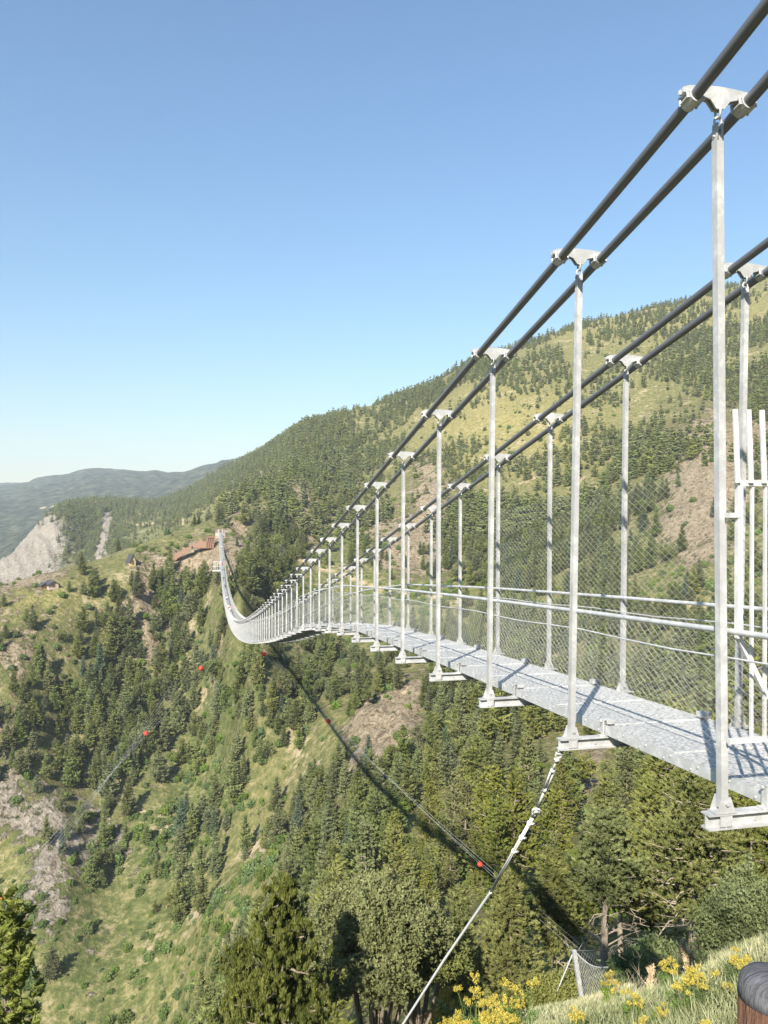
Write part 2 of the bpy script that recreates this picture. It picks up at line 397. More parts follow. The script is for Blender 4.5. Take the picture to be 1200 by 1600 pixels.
def mk_steel(name, c0, c1, rough, metal, sc=5.0):
    m = mat(name, c0, rough, metal, 0.5); g = NG(m); n = g.noise(sc, 6, 0.75, g.obj()); v = g.n('ShaderNodeTexVoronoi'); v.inputs['Scale'].default_value = 38; g.l(g.obj(), v.inputs['Vector'])
    c = g.ramp(n, [(0.36, tuple(q*.86 for q in c0)), (0.5, c0), (0.64, c1)]); c = g.mix(g.math('MULTIPLY', v.outputs['Color'], .16), c, tuple(q*.72 for q in c0)); g.color(c)
    g.l(g.math('ADD', g.math('MULTIPLY', n, 0.3), rough-0.15), g.b.inputs['Roughness']); return m
M['galv'] = mk_steel('galvanised_steel', (0.43, 0.43, 0.425), (0.60, 0.595, 0.58), 0.5, 0.15)
M['galv_dull'] = mk_steel('dull_galvanised_steel', (0.47, 0.475, 0.47), (0.62, 0.62, 0.61), 0.5, 0.1, 9)
M['white'] = mk_steel('pale_painted_steel', (0.54, 0.53, 0.515), (0.67, 0.66, 0.645), 0.45, 0.0, 7)
M['cable'] = mat('cable_sheath', (0.115, 0.118, 0.128), 0.38, 0.1, 0.5)
M['wire'] = mat('net_wire', (0.52, 0.515, 0.48), 0.5, 0.1, 0.5)
M['rope'] = mk_steel('steel_rope', (0.62, 0.62, 0.60), (0.76, 0.75, 0.72), 0.5, 0.0, 60)
# ------------------------------------------------------------------ the ground
NF, NR = 740, 860
az_f = YAW+np.linspace(R(-36), R(36), NF)
az_c = YAW+np.linspace(R(36), R(324), 98)[1:-1]
AZ = np.r_[az_f, az_c]
RAD = np.exp(np.linspace(math.log(0.7), math.log(7400), NR))
def build_ground():
    A, Rr = np.meshgrid(AZ, RAD, indexing='ij'); X = (np.sin(A)*Rr).ravel(); Y = (np.cos(A)*Rr).ravel()
    H = terrain_h(X, Y); na = len(AZ)
    V = np.c_[X, Y, H]; V = np.vstack([V, [[0, 0, th(0, 0)]]])
    i = np.arange(na)[:, None]; j = np.arange(NR-1)[None, :]; i2 = (i+1) % na
    Fq = np.stack([i*NR+j, i*NR+j+1, i2*NR+j+1, i2*NR+j], -1).reshape(-1, 4)
    c = na*NR; Fc = np.array([[c, (k)*NR, ((k+1) % na)*NR, ((k+1) % na)*NR] for k in range(na)])
    px, py, d, dens, rock = maps(X, Y, H); r = np.hypot(X, Y)
    wx = 14*fbm(X, Y, 25, 3, 41); px2 = px+wx; py2 = py+wx
    lush = (.95*blob(px2, py2, 330, 1130, 95, 150)+.7*blob(px2, py2, 600, 945, 260, 45)+.6*blob(px2, py2, 500, 1020, 120, 40)
            +.55*blob(px2, py2, 160, 1500, 220, 120)+.5*blob(px2, py2, 240, 1330, 120, 90)+.5*blob(px2, py2, 560, 850, 120, 40)
            +.5*blob(px2, py2, 30, 985, 60, 40)+.6*blob(px2, py2, 390, 755, 50, 30)+.7*blob(px2, py2, 235, 850, 60, 25)*(d > 700))
    dry = (.95*blob(px2, py2, 800, 660, 170, 70)+.7*blob(px2, py2, 1000, 500, 250, 40)+.8*blob(px2, py2, 950, 1200, 70, 80)
           +.6*blob(px2, py2, 60, 935, 120, 30)+.55*blob(px2, py2, 330, 1480, 60, 140)+.6*blob(px2, py2, 700, 940, 160, 25)
           +.5*blob(px2, py2, 1050, 945, 150, 20)+.5*blob(px2, py2, 410, 1300, 60, 120))*(d > 60)
    lush = np.where(d < 60, .25, lush); dry = np.where(d < 60, .15+.2*fbm(X, Y, 4, 2, 77), dry)
    back = d < 1; lush[back] = .2; dry[back] = .3; rock = np.where(back, .1, rock)
    rock = np.where(d < 45, 0, rock)
    path = np.zeros(len(X))
    def strip(pts, w):
        for (x0, y0), (x1, y1) in zip(pts[:-1], pts[1:]):
            p0, p1 = PATHW[(x0, y0)], PATHW[(x1, y1)]
            dx, dy = p1[0]-p0[0], p1[1]-p0[1]; L2 = dx*dx+dy*dy
            t = np.clip(((X-p0[0])*dx+(Y-p0[1])*dy)/L2, 0, 1); q = np.hypot(X-p0[0]-t*dx, Y-p0[1]-t*dy)
            path[:] = np.maximum(path, np.clip(1.6-q/w, 0, 1))
    for pts, w, rng in (([(372, 873), (430, 870), (470, 876), (530, 895), (580, 915), (640, 930), (720, 935)], 1.3, (300, 520)),
                        ([(960, 948), (1020, 940), (1080, 946), (1200, 955)], 1.2, (200, 380)),
                        ([(60, 793), (95, 792), (135, 795)], 5, (1500, 3300)), ([(268, 795), (200, 822), (240, 818), (290, 818)], 3, (900, 1300))):
        for p in pts:
            if p not in PATHW: PATHW[p] = hit(p[0], p[1], *rng)
        strip(pts, w)
    wood = np.clip(dens*1.5-.3, 0, 1)
    z = lambda a: np.r_[np.clip(a, 0, 1), 0]
    me = mesh_np('ground', V, Fq, M['ground'], True, dict(rock=('POINT', z(rock)), lush=('POINT', z(lush)), dry=('POINT', z(dry)), path=('POINT', z(path)), wood=('POINT', z(wood)), farwood=('POINT', z((r-1300)/250)), greyrock=('POINT', z(np.maximum((d > 700)*1.0, (px < 260)*(py > 1180)*(d > 60)*.8)))))
    return tag(link_mesh('ground', me), kind='structure')
PATHW = {}
def hit(px, py, z0=2, z1=2000, n=500):
    """first place where the line of sight through (px,py) meets the ground between depths z0 and z1"""
    Z = np.exp(np.linspace(math.log(z0), math.log(z1), n)); d = np.array(ray(px, py)); P = Z[:, None]*d
    g = P[:, 2]-terrain_h(P[:, 0], P[:, 1]); k = np.where(g < 0)[0]
    k = k[0] if len(k) else int(np.argmin(g))
    return tuple(P[k])
ground = build_ground()
c_ = MB().tube([(0, 0, th(0, 0)-.02)]*1+[(0, 0, th(0, 0)-.5)], .8, 24)

# ------------------------------------------------------------------ tree shapes
def tris_cluster(C, dirs, size, n, rs, spread=1.0, slim=0.35, tones=None, upbias=0.35, fold=True):
    """n small leaf faces round every centre C; returns vertices, triangles, tone per vertex"""
    m = len(C); C = np.repeat(C, n, 0); D = np.repeat(dirs, n, 0); S = np.repeat(size, n)
    d = rs.normal(size=(m*n, 3)); d /= np.linalg.norm(d, axis=1)[:, None]
    d = d*0.9+D*0.55; d[:, 2] += upbias; d /= np.linalg.norm(d, axis=1)[:, None]
    base = C+rs.normal(size=(m*n, 3))*(S*0.32*spread)[:, None]
    side = np.cross(d, rs.normal(size=(m*n, 3))); side /= np.linalg.norm(side, axis=1)[:, None]+1e-9
    L = S*(0.7+0.6*rs.rand(m*n)); w = L*slim
    a = base-side*w[:, None]*.5; b = base+side*w[:, None]*.5; t = base+d*L[:, None]
    V = np.stack([a, b, t], 1).reshape(-1, 3); Fc = np.arange(m*n*3).reshape(-1, 3)
    tn = np.repeat(tones, n) if tones is not None else np.full(m*n, .5)
    tn = np.clip(tn+rs.normal(size=m*n)*.12, 0, 1)
    return V, Fc, np.repeat(tn, 3)
OCT = np.array([(1, 0, 0), (-1, 0, 0), (0, 1, 0), (0, -1, 0), (0, 0, 1), (0, 0, -1)], float)
OF = np.array([(0, 2, 4), (2, 1, 4), (1, 3, 4), (3, 0, 4), (2, 0, 5), (1, 2, 5), (3, 1, 5), (0, 3, 5)])
def lumps(C, D, S, rs, tones, flat=0.55, long=1.25):
    """small faceted tufts, long along D"""
    m = len(C); D = D/(np.linalg.norm(D, axis=1)[:, None]+1e-9)
    s = np.cross(D, [0, 0, 1.0]); s /= np.linalg.norm(s, axis=1)[:, None]+1e-9; u = np.cross(s, D)
    k = OCT[None]*(0.75+0.5*rs.rand(m, 6, 1))*S[:, None, None]
    V = C[:, None]+k[..., :1]*D[:, None]*long+k[..., 1:2]*s[:, None]*.85+k[..., 2:3]*u[:, None]*flat
    Fc = (np.arange(m)[:, None, None]*6+OF[None]).reshape(-1, 3)
    return V.reshape(-1, 3), Fc, np.repeat(np.clip(tones+rs.normal(size=m)*.08, 0, 1), 6)
def join(parts):
    V = []; Fc = []; T = []; b = 0
    for v, f, t in parts: V.append(v); Fc.append(f+b); T.append(t); b += len(v)
    return np.vstack(V), np.vstack(Fc), np.concatenate(T)
def conifer_pts(rs, H, Rm, whorls, nb, ncl, z0=.1, power=.8, droop=-.05, up=.25, gap=0.0):
    C = []; D = []; S = []; T = []; br = []
    for k in range(whorls):
        t = (k+.5*rs.rand())/whorls; z = H*(z0+(1-z0)*t)
        rad = Rm*(1-t)**power*min(1, .55+t*4)
        for b in range(max(3, int(nb*(1-.35*t)))):
            if rs.rand() < gap: continue
            a = rs.rand()*6.283; L = rad*(.62+.55*rs.rand()); h = np.array([math.cos(a), math.sin(a), 0])
            br.append((z-.1*L, a, L))
            kn = max(2, int(round(ncl*(.4+.6*(1-t)))))
            tb = rs.rand()*.5+.25
            for q in range(kn):
                f = (q+.6)/kn; p = h*L*f; zz = z+droop*L*f+up*L*f*f
                off = np.array([-h[1], h[0], 0])*rs.normal()*.16*L*f
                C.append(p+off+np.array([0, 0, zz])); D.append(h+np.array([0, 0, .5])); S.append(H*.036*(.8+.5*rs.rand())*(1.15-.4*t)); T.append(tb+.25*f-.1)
    C.append(np.array([0, 0, H*.985])); D.append(np.array([0, 0, 1.])); S.append(H*.03); T.append(.7)
    return np.array(C), np.array(D), np.array(S), np.array(T), br
def trunk_mb(H, r, rs, bend=.02, n=7):
    m = MB(); pts = [(bend*H*math.sin(i*1.3)*rs.rand(), bend*H*math.cos(i*1.7)*rs.rand(), -0.6+(H*.96+.6)*i/6) for i in range(7)]
    m.tube(pts, [max(.02, r*(1-.93*i/6)) for i in range(7)], n); return m
def mid_conifer(seed, H=10, Rm=2.3, power=.75, m=None, name='pine_tree', extra=1.0):
    rs = np.random.RandomState(seed)
    C, D, S, T, br = conifer_pts(rs, H, Rm, int(15*extra), 8, 4, power=power)
    inner = rs.rand(len(C)) < .5
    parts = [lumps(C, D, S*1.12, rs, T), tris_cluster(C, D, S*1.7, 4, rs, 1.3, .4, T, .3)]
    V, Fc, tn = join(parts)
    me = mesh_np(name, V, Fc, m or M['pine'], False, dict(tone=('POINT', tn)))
    # trunk faces joined in
    return me
def far_conifer(seed, H=10, Rm=2.4):
    rs = np.random.RandomState(seed); C, D, S, T, br = conifer_pts(rs, H, Rm, 7, 6, 2, power=.7)
    V, Fc, tn = lumps(C, D, S*2.0, rs, T, .75); return mesh_np('pine_tree', V, Fc, M['pine'], False, dict(tone=('POINT', tn)))
def shrub_mesh(seed, H=2.0, Rm=1.4, n=90, ntri=6):
    rs = np.random.RandomState(seed); d = rs.normal(size=(n, 3)); d[:, 2] = np.abs(d[:, 2]); d /= np.linalg.norm(d, axis=1)[:, None]
    q = (.55+.45*rs.rand(n))[:, None]; a = np.arctan2(d[:, 1], d[:, 0]); lob = 1+.22*np.sin(a*3+seed)+.12*np.sin(a*7+2*seed)
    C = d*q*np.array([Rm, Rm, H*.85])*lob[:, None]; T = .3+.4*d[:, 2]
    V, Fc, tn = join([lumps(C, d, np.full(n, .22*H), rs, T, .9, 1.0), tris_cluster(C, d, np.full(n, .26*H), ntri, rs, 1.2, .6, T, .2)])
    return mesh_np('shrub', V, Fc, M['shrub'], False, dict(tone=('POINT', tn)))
def near_conifer(seed, H, Rm, power=.7, ntri=14, tri=.20, z0=.12, upb=.4, whorls=17, nb=9, ncl=6, gap=.08, matl='pine_near', size=1.0, dead=0, vert=False, tr=.022):
    rs = np.random.RandomState(seed)
    C, D, S, T, br = conifer_pts(rs, H, Rm, whorls, nb, ncl, z0=z0, power=power, gap=gap)
    reps = 3
    C2 = np.repeat(C, reps, 0)+rs.normal(size=(len(C)*reps, 3))*(.028*H*size); D2 = np.repeat(D, reps, 0); T2 = np.repeat(T, reps)+rs.normal(size=len(C)*reps)*.1
    if vert: D2 = D2*.22+np.array([0, 0, 1.0])+rs.normal(size=D2.shape)*.08; D = D*.2+np.array([0, 0, 1.0])
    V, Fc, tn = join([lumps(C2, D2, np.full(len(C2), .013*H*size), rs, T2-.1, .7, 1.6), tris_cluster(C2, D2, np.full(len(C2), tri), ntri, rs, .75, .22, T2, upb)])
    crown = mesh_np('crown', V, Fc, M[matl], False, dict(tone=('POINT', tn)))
    tm = trunk_mb(H, H*tr, rs, .015, 8)
    for z, a, L in br[::2]:
        h = Vector((math.cos(a), math.sin(a), 0)); tm.tube([(0, 0, z), h*L*.5+Vector((0, 0, z+.0*L)), h*L*.9+Vector((0, 0, z+.12*L))], [H*.006, H*.004, H*.0015], 4, False)
    for k in range(dead):
        a = rs.rand()*6.283; z = H*(.10+.34*rs.rand()); L = Rm*(.45+.55*rs.rand()); h = Vector((math.cos(a), math.sin(a), 0)); s_ = Vector((-h.y, h.x, 0))*rs.normal()*.15*L
        p1 = h*L*.5+s_+Vector((0, 0, z+.06*L)); p2 = h*L+s_*.5+Vector((0, 0, z+rs.normal()*.10*L)); tm.tube([(0, 0, z), p1, p2], [H*.0062, H*.0045, H*.0015], 5, False)
        for q in range(3):
            w = Vector(rs.normal(size=3))*.22*L; b0 = p1.lerp(p2, rs.rand()); tm.tube([b0, b0+w*.6+h*.1*L, b0+w+h*.15*L], [H*.0026, H*.0018, H*.0008], 4, False)
    return crown, tm.mesh('trunk', M['bark_pale'] if dead else M['bark'], True)
def near_broadleaf(seed, H, Rm, ntri=16, leaf=.13, n=700, matl='leaf'):
    rs = np.random.RandomState(seed); C = []; D = []
    nl = 11; lc = []
    for k in range(nl):
        a = k*2.4; q = math.sqrt((k+.5)/nl)*Rm*.68; lc.append((math.cos(a)*q, math.sin(a)*q, H*(.42+.40*(1-(q/Rm)**1.5)+.08*rs.rand()), Rm*(.36+.14*rs.rand())))
    for k in range(n):
        l = lc[rs.randint(nl)]; d = rs.normal(size=3); d /= np.linalg.norm(d); d[2] = d[2]*.8+.15
        q = .7+.35*rs.rand(); C.append(np.array(l[:3])+d*l[3]*q*(1+.18*math.sin(d[0]*9+d[1]*7))); D.append(d)
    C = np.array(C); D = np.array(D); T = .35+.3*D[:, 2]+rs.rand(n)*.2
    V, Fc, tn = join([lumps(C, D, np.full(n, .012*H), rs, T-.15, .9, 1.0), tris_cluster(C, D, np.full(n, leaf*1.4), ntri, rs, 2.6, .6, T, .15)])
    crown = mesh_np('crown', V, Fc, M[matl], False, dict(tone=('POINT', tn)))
    tm = trunk_mb(H*.7, H*.025, rs, .03, 8)
    for l in lc: tm.tube([(0, 0, H*.2), (l[0]*.5, l[1]*.5, H*.38), (l[0], l[1], l[2])], [H*.012, H*.009, H*.004], 5, False)
    return crown, tm.mesh('trunk', M['bark'], True)

rsG = np.random.RandomState(11)
def jitter_grid(cell, rmin, rmax, half, seed):
    rs = np.random.RandomState(seed); n = int(rmax/cell)+1; g = np.arange(-n, n)*cell
    X, Y = np.meshgrid(g, g); X = X.ravel(); Y = Y.ravel(); r = np.hypot(X, Y); a = np.abs((np.arctan2(X, Y)-YAW+np.pi) % (2*np.pi)-np.pi)
    k = (r > rmin) & (r < rmax) & (a < half); X = X[k]; Y = Y[k]
    return X+(rs.rand(len(X))-.5)*cell*.95, Y+(rs.rand(len(X))-.5)*cell*.95, rs
# horizon of the ground for every bearing, used to know what the photograph can show
_A, _Rr = np.meshgrid(YAW+np.linspace(R(-34), R(34), 500), np.exp(np.linspace(math.log(3), math.log(2500), 420)), indexing='ij')
_Hh = terrain_h(np.sin(_A)*_Rr, np.cos(_A)*_Rr).reshape(_A.shape); _SL = np.maximum.accumulate(_Hh/_Rr, 1)
def seen(X, Y, Zt):
    r = np.hypot(X, Y); a = (np.arctan2(X, Y)-YAW+np.pi) % (2*np.pi)-np.pi
    i = np.clip(((a-R(-34))/R(68)*499).round().astype(int), 0, 499); j = np.clip(((np.log(r*.985)-math.log(3))/(math.log(2500)-math.log(3))*419).astype(int), 0, 419)
    px, py, d = to_px(np.c_[X, Y, Zt])
    return (Zt/r > _SL[i, j]) & (px > 3) & (px < 1197) & (py > 5) & (py < 1597) & (d > 1) & (np.abs(a) < R(33.5))

def scatter_trees():
    out = []
    for cell, r0, r1, half, seed in ((3.9, 50, 560, R(38), 1), (5.2, 560, 1500, R(34), 2), (7.0, 60, 450, R(75), 3)):
        X, Y, rs = jitter_grid(cell, r0, r1, half, seed)
        if seed == 3:
            a = np.abs((np.arctan2(X, Y)-YAW+np.pi) % (2*np.pi)-np.pi); k = a > R(38); X, Y = X[k], Y[k]
        H = terrain_h(X, Y); px, py, d, dens, rock = maps(X, Y, H)
        far = np.hypot(X, Y) > 700
        p = np.clip(dens*1.1-.06, 0, 1)**1.5
        p = np.where((px > 560) & (py < 790) & (d > 350), p*np.clip(.72+3.2*fbm(X, Y, 48, 3, 71), .08, 1.9), p)
        p = np.where((px < 335) & (py < 915) & (d > 280) & (d < 620), p*np.where((px > 85) & (px < 262), .07, .3), p)
        p = np.where(d < 420, p*np.clip(.78+2.2*fbm(X, Y, 24, 3, 72), .12, 1.25), p)
        p = np.where((seed == 1) & (px < 420) & (d > 120), p*.88, p)
        p = np.where(seed == 3, .5, p)
        p = p*np.clip(1-1.7*(rock-.25), 0.06, 1)
        # keep the ground free under the deck, the far landing and the paths
        p = np.where((np.hypot(X-4, Y-430) < 14), 0, p)
        p = np.where((px > 258) & (px < 350) & (py > 822) & (py < 896) & (d < 480), 0, p)
        k = rs.rand(len(X)) < p
        X, Y, H, px, py, d, dens = (q[k] for q in (X, Y, H, px, py, d, dens))
        s = (.50+.78*rs.rand(len(X))**1.2)*(.72+.38*np.clip(dens, 0, 1))
        s = np.where(d > 560, s*.95, s*1.22)
        s *= np.where((d < 130) & (px < 900), .78, 1); s *= np.where((d >= 130) & (d < 330) & (px > 420), .84, 1)
        s *= np.where((py < 700) & (px > 560), 1.0, 1)
        out.append(np.c_[X, Y, H-.25, s, rs.rand(len(X))*6.283, rs.rand(len(X))])
    T = np.vstack(out)
    # nothing may grow through the deck
    ok = ~((np.abs(T[:, 0]-4) < 6) & (T[:, 1] > 0) & (T[:, 1] < 432) & (T[:, 2]+T[:, 3]*12 > np.interp(T[:, 1], np.arange(0, 440, 10), [deck_z(y) for y in range(0, 440, 10)])-2))
    return T[ok]

# ------------------------------------------------------------------ profile of the bridge
X_L, X_R, Y0, DY, NST = 3.15, 4.86, 4.28, 2.1, 203
def cab_z(Y):
    z = 3.64-.221*Y+4.43e-4*Y*Y
    return z-(.145*max(0.0, (6.38-Y)/2.1) if Y > 4.28 else .145-.040*(4.28-Y))
CO = .025
_hy = [4.28, 6.4, 8.5, 10.6, 12.7, 14.8, 16.9, 19, 24.5, 28.7, 34, 44, 62, 1000]; _hh = [4.445, 4.27, 3.96, 3.66, 3.37, 3.1, 2.84, 2.58, 2.17, 1.97, 1.96, 2.03, 2.05, 2.05]
def hang_h(Y): return float(np.interp(Y, _hy, _hh))
def beam_z(Y): return cab_z(Y)-hang_h(Y) if Y > 4.28 else cab_z(4.2801)-4.445+.06*(4.28-Y)            # top of the cross beams
def deck_z(Y): return beam_z(Y)+.10
_topx = {0: -.05, 1: .06, 2: .03, 3: .01}
def st_y(i): return Y0+DY*i

TREES = scatter_trees()
print('trees', len(TREES))
def gn_scatter(name, pts, sources, mat_=None):
    """one object: points that carry a copy of one of the sources each"""
    me = bpy.data.meshes.new(name); me.vertices.add(len(pts)); me.vertices.foreach_set('co', pts[:, :3].astype(np.float32).ravel())
    for an, arr in (('sc', pts[:, 3]), ('rz', pts[:, 4]), ('pick', np.floor(pts[:, 5]*len(sources)))):
        a = me.attributes.new(an, 'FLOAT', 'POINT'); a.data.foreach_set('value', arr.astype(np.float32))
    o = link_mesh(name, me)
    ng = bpy.data.node_groups.new(name, 'GeometryNodeTree'); ng.is_modifier = True
    ng.interface.new_socket('Geometry', in_out='INPUT', socket_type='NodeSocketGeometry'); ng.interface.new_socket('Geometry', in_out='OUTPUT', socket_type='NodeSocketGeometry')
    gi = ng.nodes.new('NodeGroupInput'); go = ng.nodes.new('NodeGroupOutput'); iop = ng.nodes.new('GeometryNodeInstanceOnPoints')
    gti = ng.nodes.new('GeometryNodeGeometryToInstance')
    for so in reversed(sources):
        oi = ng.nodes.new('GeometryNodeObjectInfo'); oi.inputs['Object'].default_value = so; oi.inputs['As Instance'].default_value = False
        oi.transform_space = 'ORIGINAL'
        g2 = ng.nodes.new('GeometryNodeGeometryToInstance'); ng.links.new(oi.outputs['Geometry'], g2.inputs[0]); ng.links.new(g2.outputs[0], gti.inputs[0]) if False else None
        so['_g'] = 0; del so['_g']
        _js = ng.nodes.get('JOIN') or ng.nodes.new('GeometryNodeJoinGeometry'); _js.name = 'JOIN'; ng.links.new(g2.outputs[0], _js.inputs[0])
    ng.nodes.remove(gti); js = ng.nodes['JOIN']
    def na(nm, ty='FLOAT'):
        x = ng.nodes.new('GeometryNodeInputNamedAttribute'); x.data_type = ty; x.inputs[0].default_value = nm; return x.outputs[0]
    ng.links.new(gi.outputs[0], iop.inputs['Points']); ng.links.new(js.outputs[0], iop.inputs['Instance'])
    iop.inputs['Pick Instance'].default_value = True
    f2i = ng.nodes.new('FunctionNodeFloatToInt'); ng.links.new(na('pick'), f2i.inputs[0]); ng.links.new(f2i.outputs[0], iop.inputs['Instance Index'])
    cx = ng.nodes.new('ShaderNodeCombineXYZ'); ng.links.new(na('rz'), cx.inputs[2]); ng.links.new(cx.outputs[0], iop.inputs['Rotation'])
    cs = ng.nodes.new('ShaderNodeCombineXYZ'); s_ = na('sc')
    for k in range(3): ng.links.new(s_, cs.inputs[k])
    ng.links.new(cs.outputs[0], iop.inputs['Scale']); ng.links.new(iop.outputs[0], go.inputs[0])
    md = o.modifiers.new('scatter', 'NODES'); md.node_group = ng
    return o

# which trees show largest
TD = np.hypot(TREES[:, 0], TREES[:, 1])
mid_me = [mid_conifer(1, 10.5, 2.8, .72), mid_conifer(2, 10, 2.3, .85), mid_conifer(3, 9, 3.0, .58), mid_conifer(4, 11, 2.5, .8), mid_conifer(5, 8.0, 2.9, .52), mid_conifer(6, 10, 2.0, .9, M['fir'])]
def mid_broadleaf(seed):
    rs = np.random.RandomState(seed); lc = [(rs.normal()*1.3, rs.normal()*1.3, 3.2+2.6*rs.rand(), 1.5+.8*rs.rand()) for _ in range(7)]; C = []; D = []
    for k in range(330):
        l = lc[rs.randint(7)]; d = rs.normal(size=3); d /= np.linalg.norm(d); C.append(np.array(l[:3])+d*l[3]*(.75+.3*rs.rand())*np.array([1, 1, .85])); D.append(d)
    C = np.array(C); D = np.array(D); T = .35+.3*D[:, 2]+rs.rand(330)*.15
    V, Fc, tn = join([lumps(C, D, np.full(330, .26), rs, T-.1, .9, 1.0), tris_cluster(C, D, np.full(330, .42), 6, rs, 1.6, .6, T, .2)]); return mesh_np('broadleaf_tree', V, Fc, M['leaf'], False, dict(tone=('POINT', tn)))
mid_me.append(mid_broadleaf(9)); NK = 7
far_me = [far_conifer(11, 10, 3.0), far_conifer(12, 8.5, 3.3), far_conifer(13, 11, 2.5)]
near_me = [near_conifer(21, 10.5, 2.5, ntri=15, tri=.17, whorls=16, nb=8, ncl=5), near_conifer(22, 9.5, 2.7, .6, ntri=15, tri=.17, whorls=14, nb=8, ncl=5), near_conifer(23, 11, 2.2, .85, ntri=15, tri=.17, whorls=17, nb=8, ncl=5)]
vis = seen(TREES[:, 0], TREES[:, 1], TREES[:, 2]+TREES[:, 3]*10)
TREES_px = np.array(to_px(TREES[:, :3]+np.c_[0*TD, 0*TD, TREES[:, 3]*5])).T
big = np.where(vis & (TD < 420), TREES[:, 3]/TD, -1); big[TREES[:, 1] < 1] = -1
order = np.argsort(-big); N_IND = 286
ind = order[:N_IND]
REG = [  # (test on pixel and distance, label, group)
 (lambda x, y, d: d < 95, 'large olive green pine crowded in the near wood below the walkway', 'large pines in the near wood'),
 (lambda x, y, d: x > 850, 'olive green pine on the wooded slope below the near end of the deck', 'pines below the near deck'),
 (lambda x, y, d: x > 640, 'olive green pine in the dense wood under the middle cross beams', 'pines under the middle cross beams'),
 (lambda x, y, d: x > 420 and y > 1200, 'dark green pine in the wood below the bare landslip scar', 'pines below the landslip scar'),
 (lambda x, y, d: x > 420, 'dark green pine beside the bare landslip scar', 'pines beside the landslip scar'),
 (lambda x, y, d: y > 1280, 'lone dark pine standing in the grassy valley bottom', 'scattered pines in the valley bottom'),
 (lambda x, y, d: True, 'slim dark pine on the steep slope across the gully', 'pines across the gully')]
protos = {}
def pine_thing(kind):
    """first one of each kind with its parts; later ones are copies"""
    if kind >= 10:
        e = empty('pine_tree'); cr, tr = near_me[kind-10]; link_mesh('crown', cr, e); link_mesh('trunk', tr, e); return e
    return link_mesh('broadleaf_tree' if kind == 6 else 'pine_tree', mid_me[kind])
def copy_tree(o, parent=None):
    c = o.copy(); COL.objects.link(c)
    if parent: c.parent = parent
    for ch in o.children: copy_tree(ch, c)
    return c
for k in ind:
    x, y, z, s, rz, rn = TREES[k]; d = TD[k]; px_, py_ = TREES_px[k][:2]
    kind = 10+int(rn*3) if d < 120 else (5 if rn > .97 else 6 if rn > .91 else int(rn/.91*5))
    if kind in protos: o = copy_tree(protos[kind])
    else: o = protos[kind] = pine_thing(kind)
    o.location = (x, y, z); o.rotation_euler = (0, 0, rz); o.scale = (s, s, s*(.92+.16*((rn*7.7) % 1)))
    for f, lab, grp in REG:
        if f(px_, py_, d): break
    if kind == 5: lab, grp = lab.replace('olive green pine', 'bluish green fir').replace('dark green pine', 'bluish green fir').replace('dark pine', 'bluish fir'), grp.replace('pines', 'bluish firs')
    if kind == 6: lab, grp = lab.replace('olive green pine', 'rounded leafy green tree').replace('lone dark pine', 'rounded leafy tree').replace('slim dark pine', 'rounded leafy tree').replace('dark green pine', 'rounded leafy green tree'), grp.replace('scattered pines', 'leafy trees').replace('pines', 'leafy trees')
    tag(o, lab, 'tree', grp)
rest = np.setdiff1d(np.arange(len(TREES)), ind)
for k in range(NK):
    if k not in protos:
        j = rest[np.argmin(np.abs(TD[rest]-260-10*k))]; rest = rest[rest != j]; x, y, z, s, rz, rn = TREES[j]
        o = protos[k] = pine_thing(k); o.location = (x, y, z); o.scale = (s, s, s); tag(o, 'tree standing among the pines on the steep slope across the gully', 'tree', 'other trees across the gully')
PT = TREES[rest]; dd = TD[rest]
near = (dd < 480)
q = PT[near].copy(); u_ = q[:, 5]; q[:, 5] = (np.where(u_ > .97, 5, np.where(u_ > .91, 6, np.floor(u_/.91*5)))+.5)/NK
fo = gn_scatter('forest', q, [protos[k] for k in range(NK)]); tag(fo, 'dense wood of dark conifers covering the nearer valley sides', 'forest', kind='stuff')
# the far wood: its own low shapes, carried as tiny pines on the ridge
fsrc = []
fi = np.where(~near)[0][:3]
rest2 = PT[~near]
vf = seen(rest2[:, 0], rest2[:, 1], rest2[:, 2]+6)
ks = np.where(vf)[0]; ks = ks[np.argsort(np.hypot(rest2[ks, 0], rest2[ks, 1]))][[0, 5, 9]]
for i, k in enumerate(ks):
    x, y, z, s, rz, rn = rest2[k]; o = link_mesh('pine_tree', far_me[i], None, (x, y, z)); o.scale = (s, s, s); tag(o, 'small distant pine high on the right hand mountainside', 'tree', 'distant pines on the mountainside'); fsrc.append(o)
fo2 = gn_scatter('distant_forest', np.delete(rest2, ks, 0), fsrc); tag(fo2, 'far off conifer wood on the mountainside and distant ridges', 'forest', kind='stuff')

# ------------------------------------------------------------------ shrubs
def scatter_shrubs():
    out = []
    for cell, r0, r1, seed in ((2.4, 48, 420, 5), (4.2, 420, 900, 6)):
        X, Y, rs = jitter_grid(cell, r0, r1, R(37), seed); H = terrain_h(X, Y); px, py, d, dens, rock = maps(X, Y, H)
        p = .20*(1-np.clip(dens, 0, 1))+.10+.65*blob(px, py, 330, 1130, 90, 170)+.3*blob(px, py, 230, 1330, 150, 100)+.25*blob(px, py, 560, 880, 180, 60)+.25*blob(px, py, 500, 1020, 90, 50)+.34*blob(px, py, 170, 1480, 260, 190)
        p = p+.28*(px < 430)*(py > 1250)*(d < 330)
        p *= np.clip(.5+1.6*fbm(X, Y, 30, 3, 60), .15, 1.6); p *= np.clip(1-rock*.8, .2, 1)
        k = rs.rand(len(X)) < p
        s = .35+.95*rs.rand(len(X))**2.2+.55*blob(px, py, 330, 1130, 90, 170)*rs.rand(len(X))
        out.append(np.c_[X, Y, H-.15, s, rs.rand(len(X))*6.283, rs.rand(len(X))][k])
    S = np.vstack(out); return S[~((np.abs(S[:, 0]-4) < 5) & (np.hypot(S[:, 0]-4, S[:, 1]-430) < 12))]
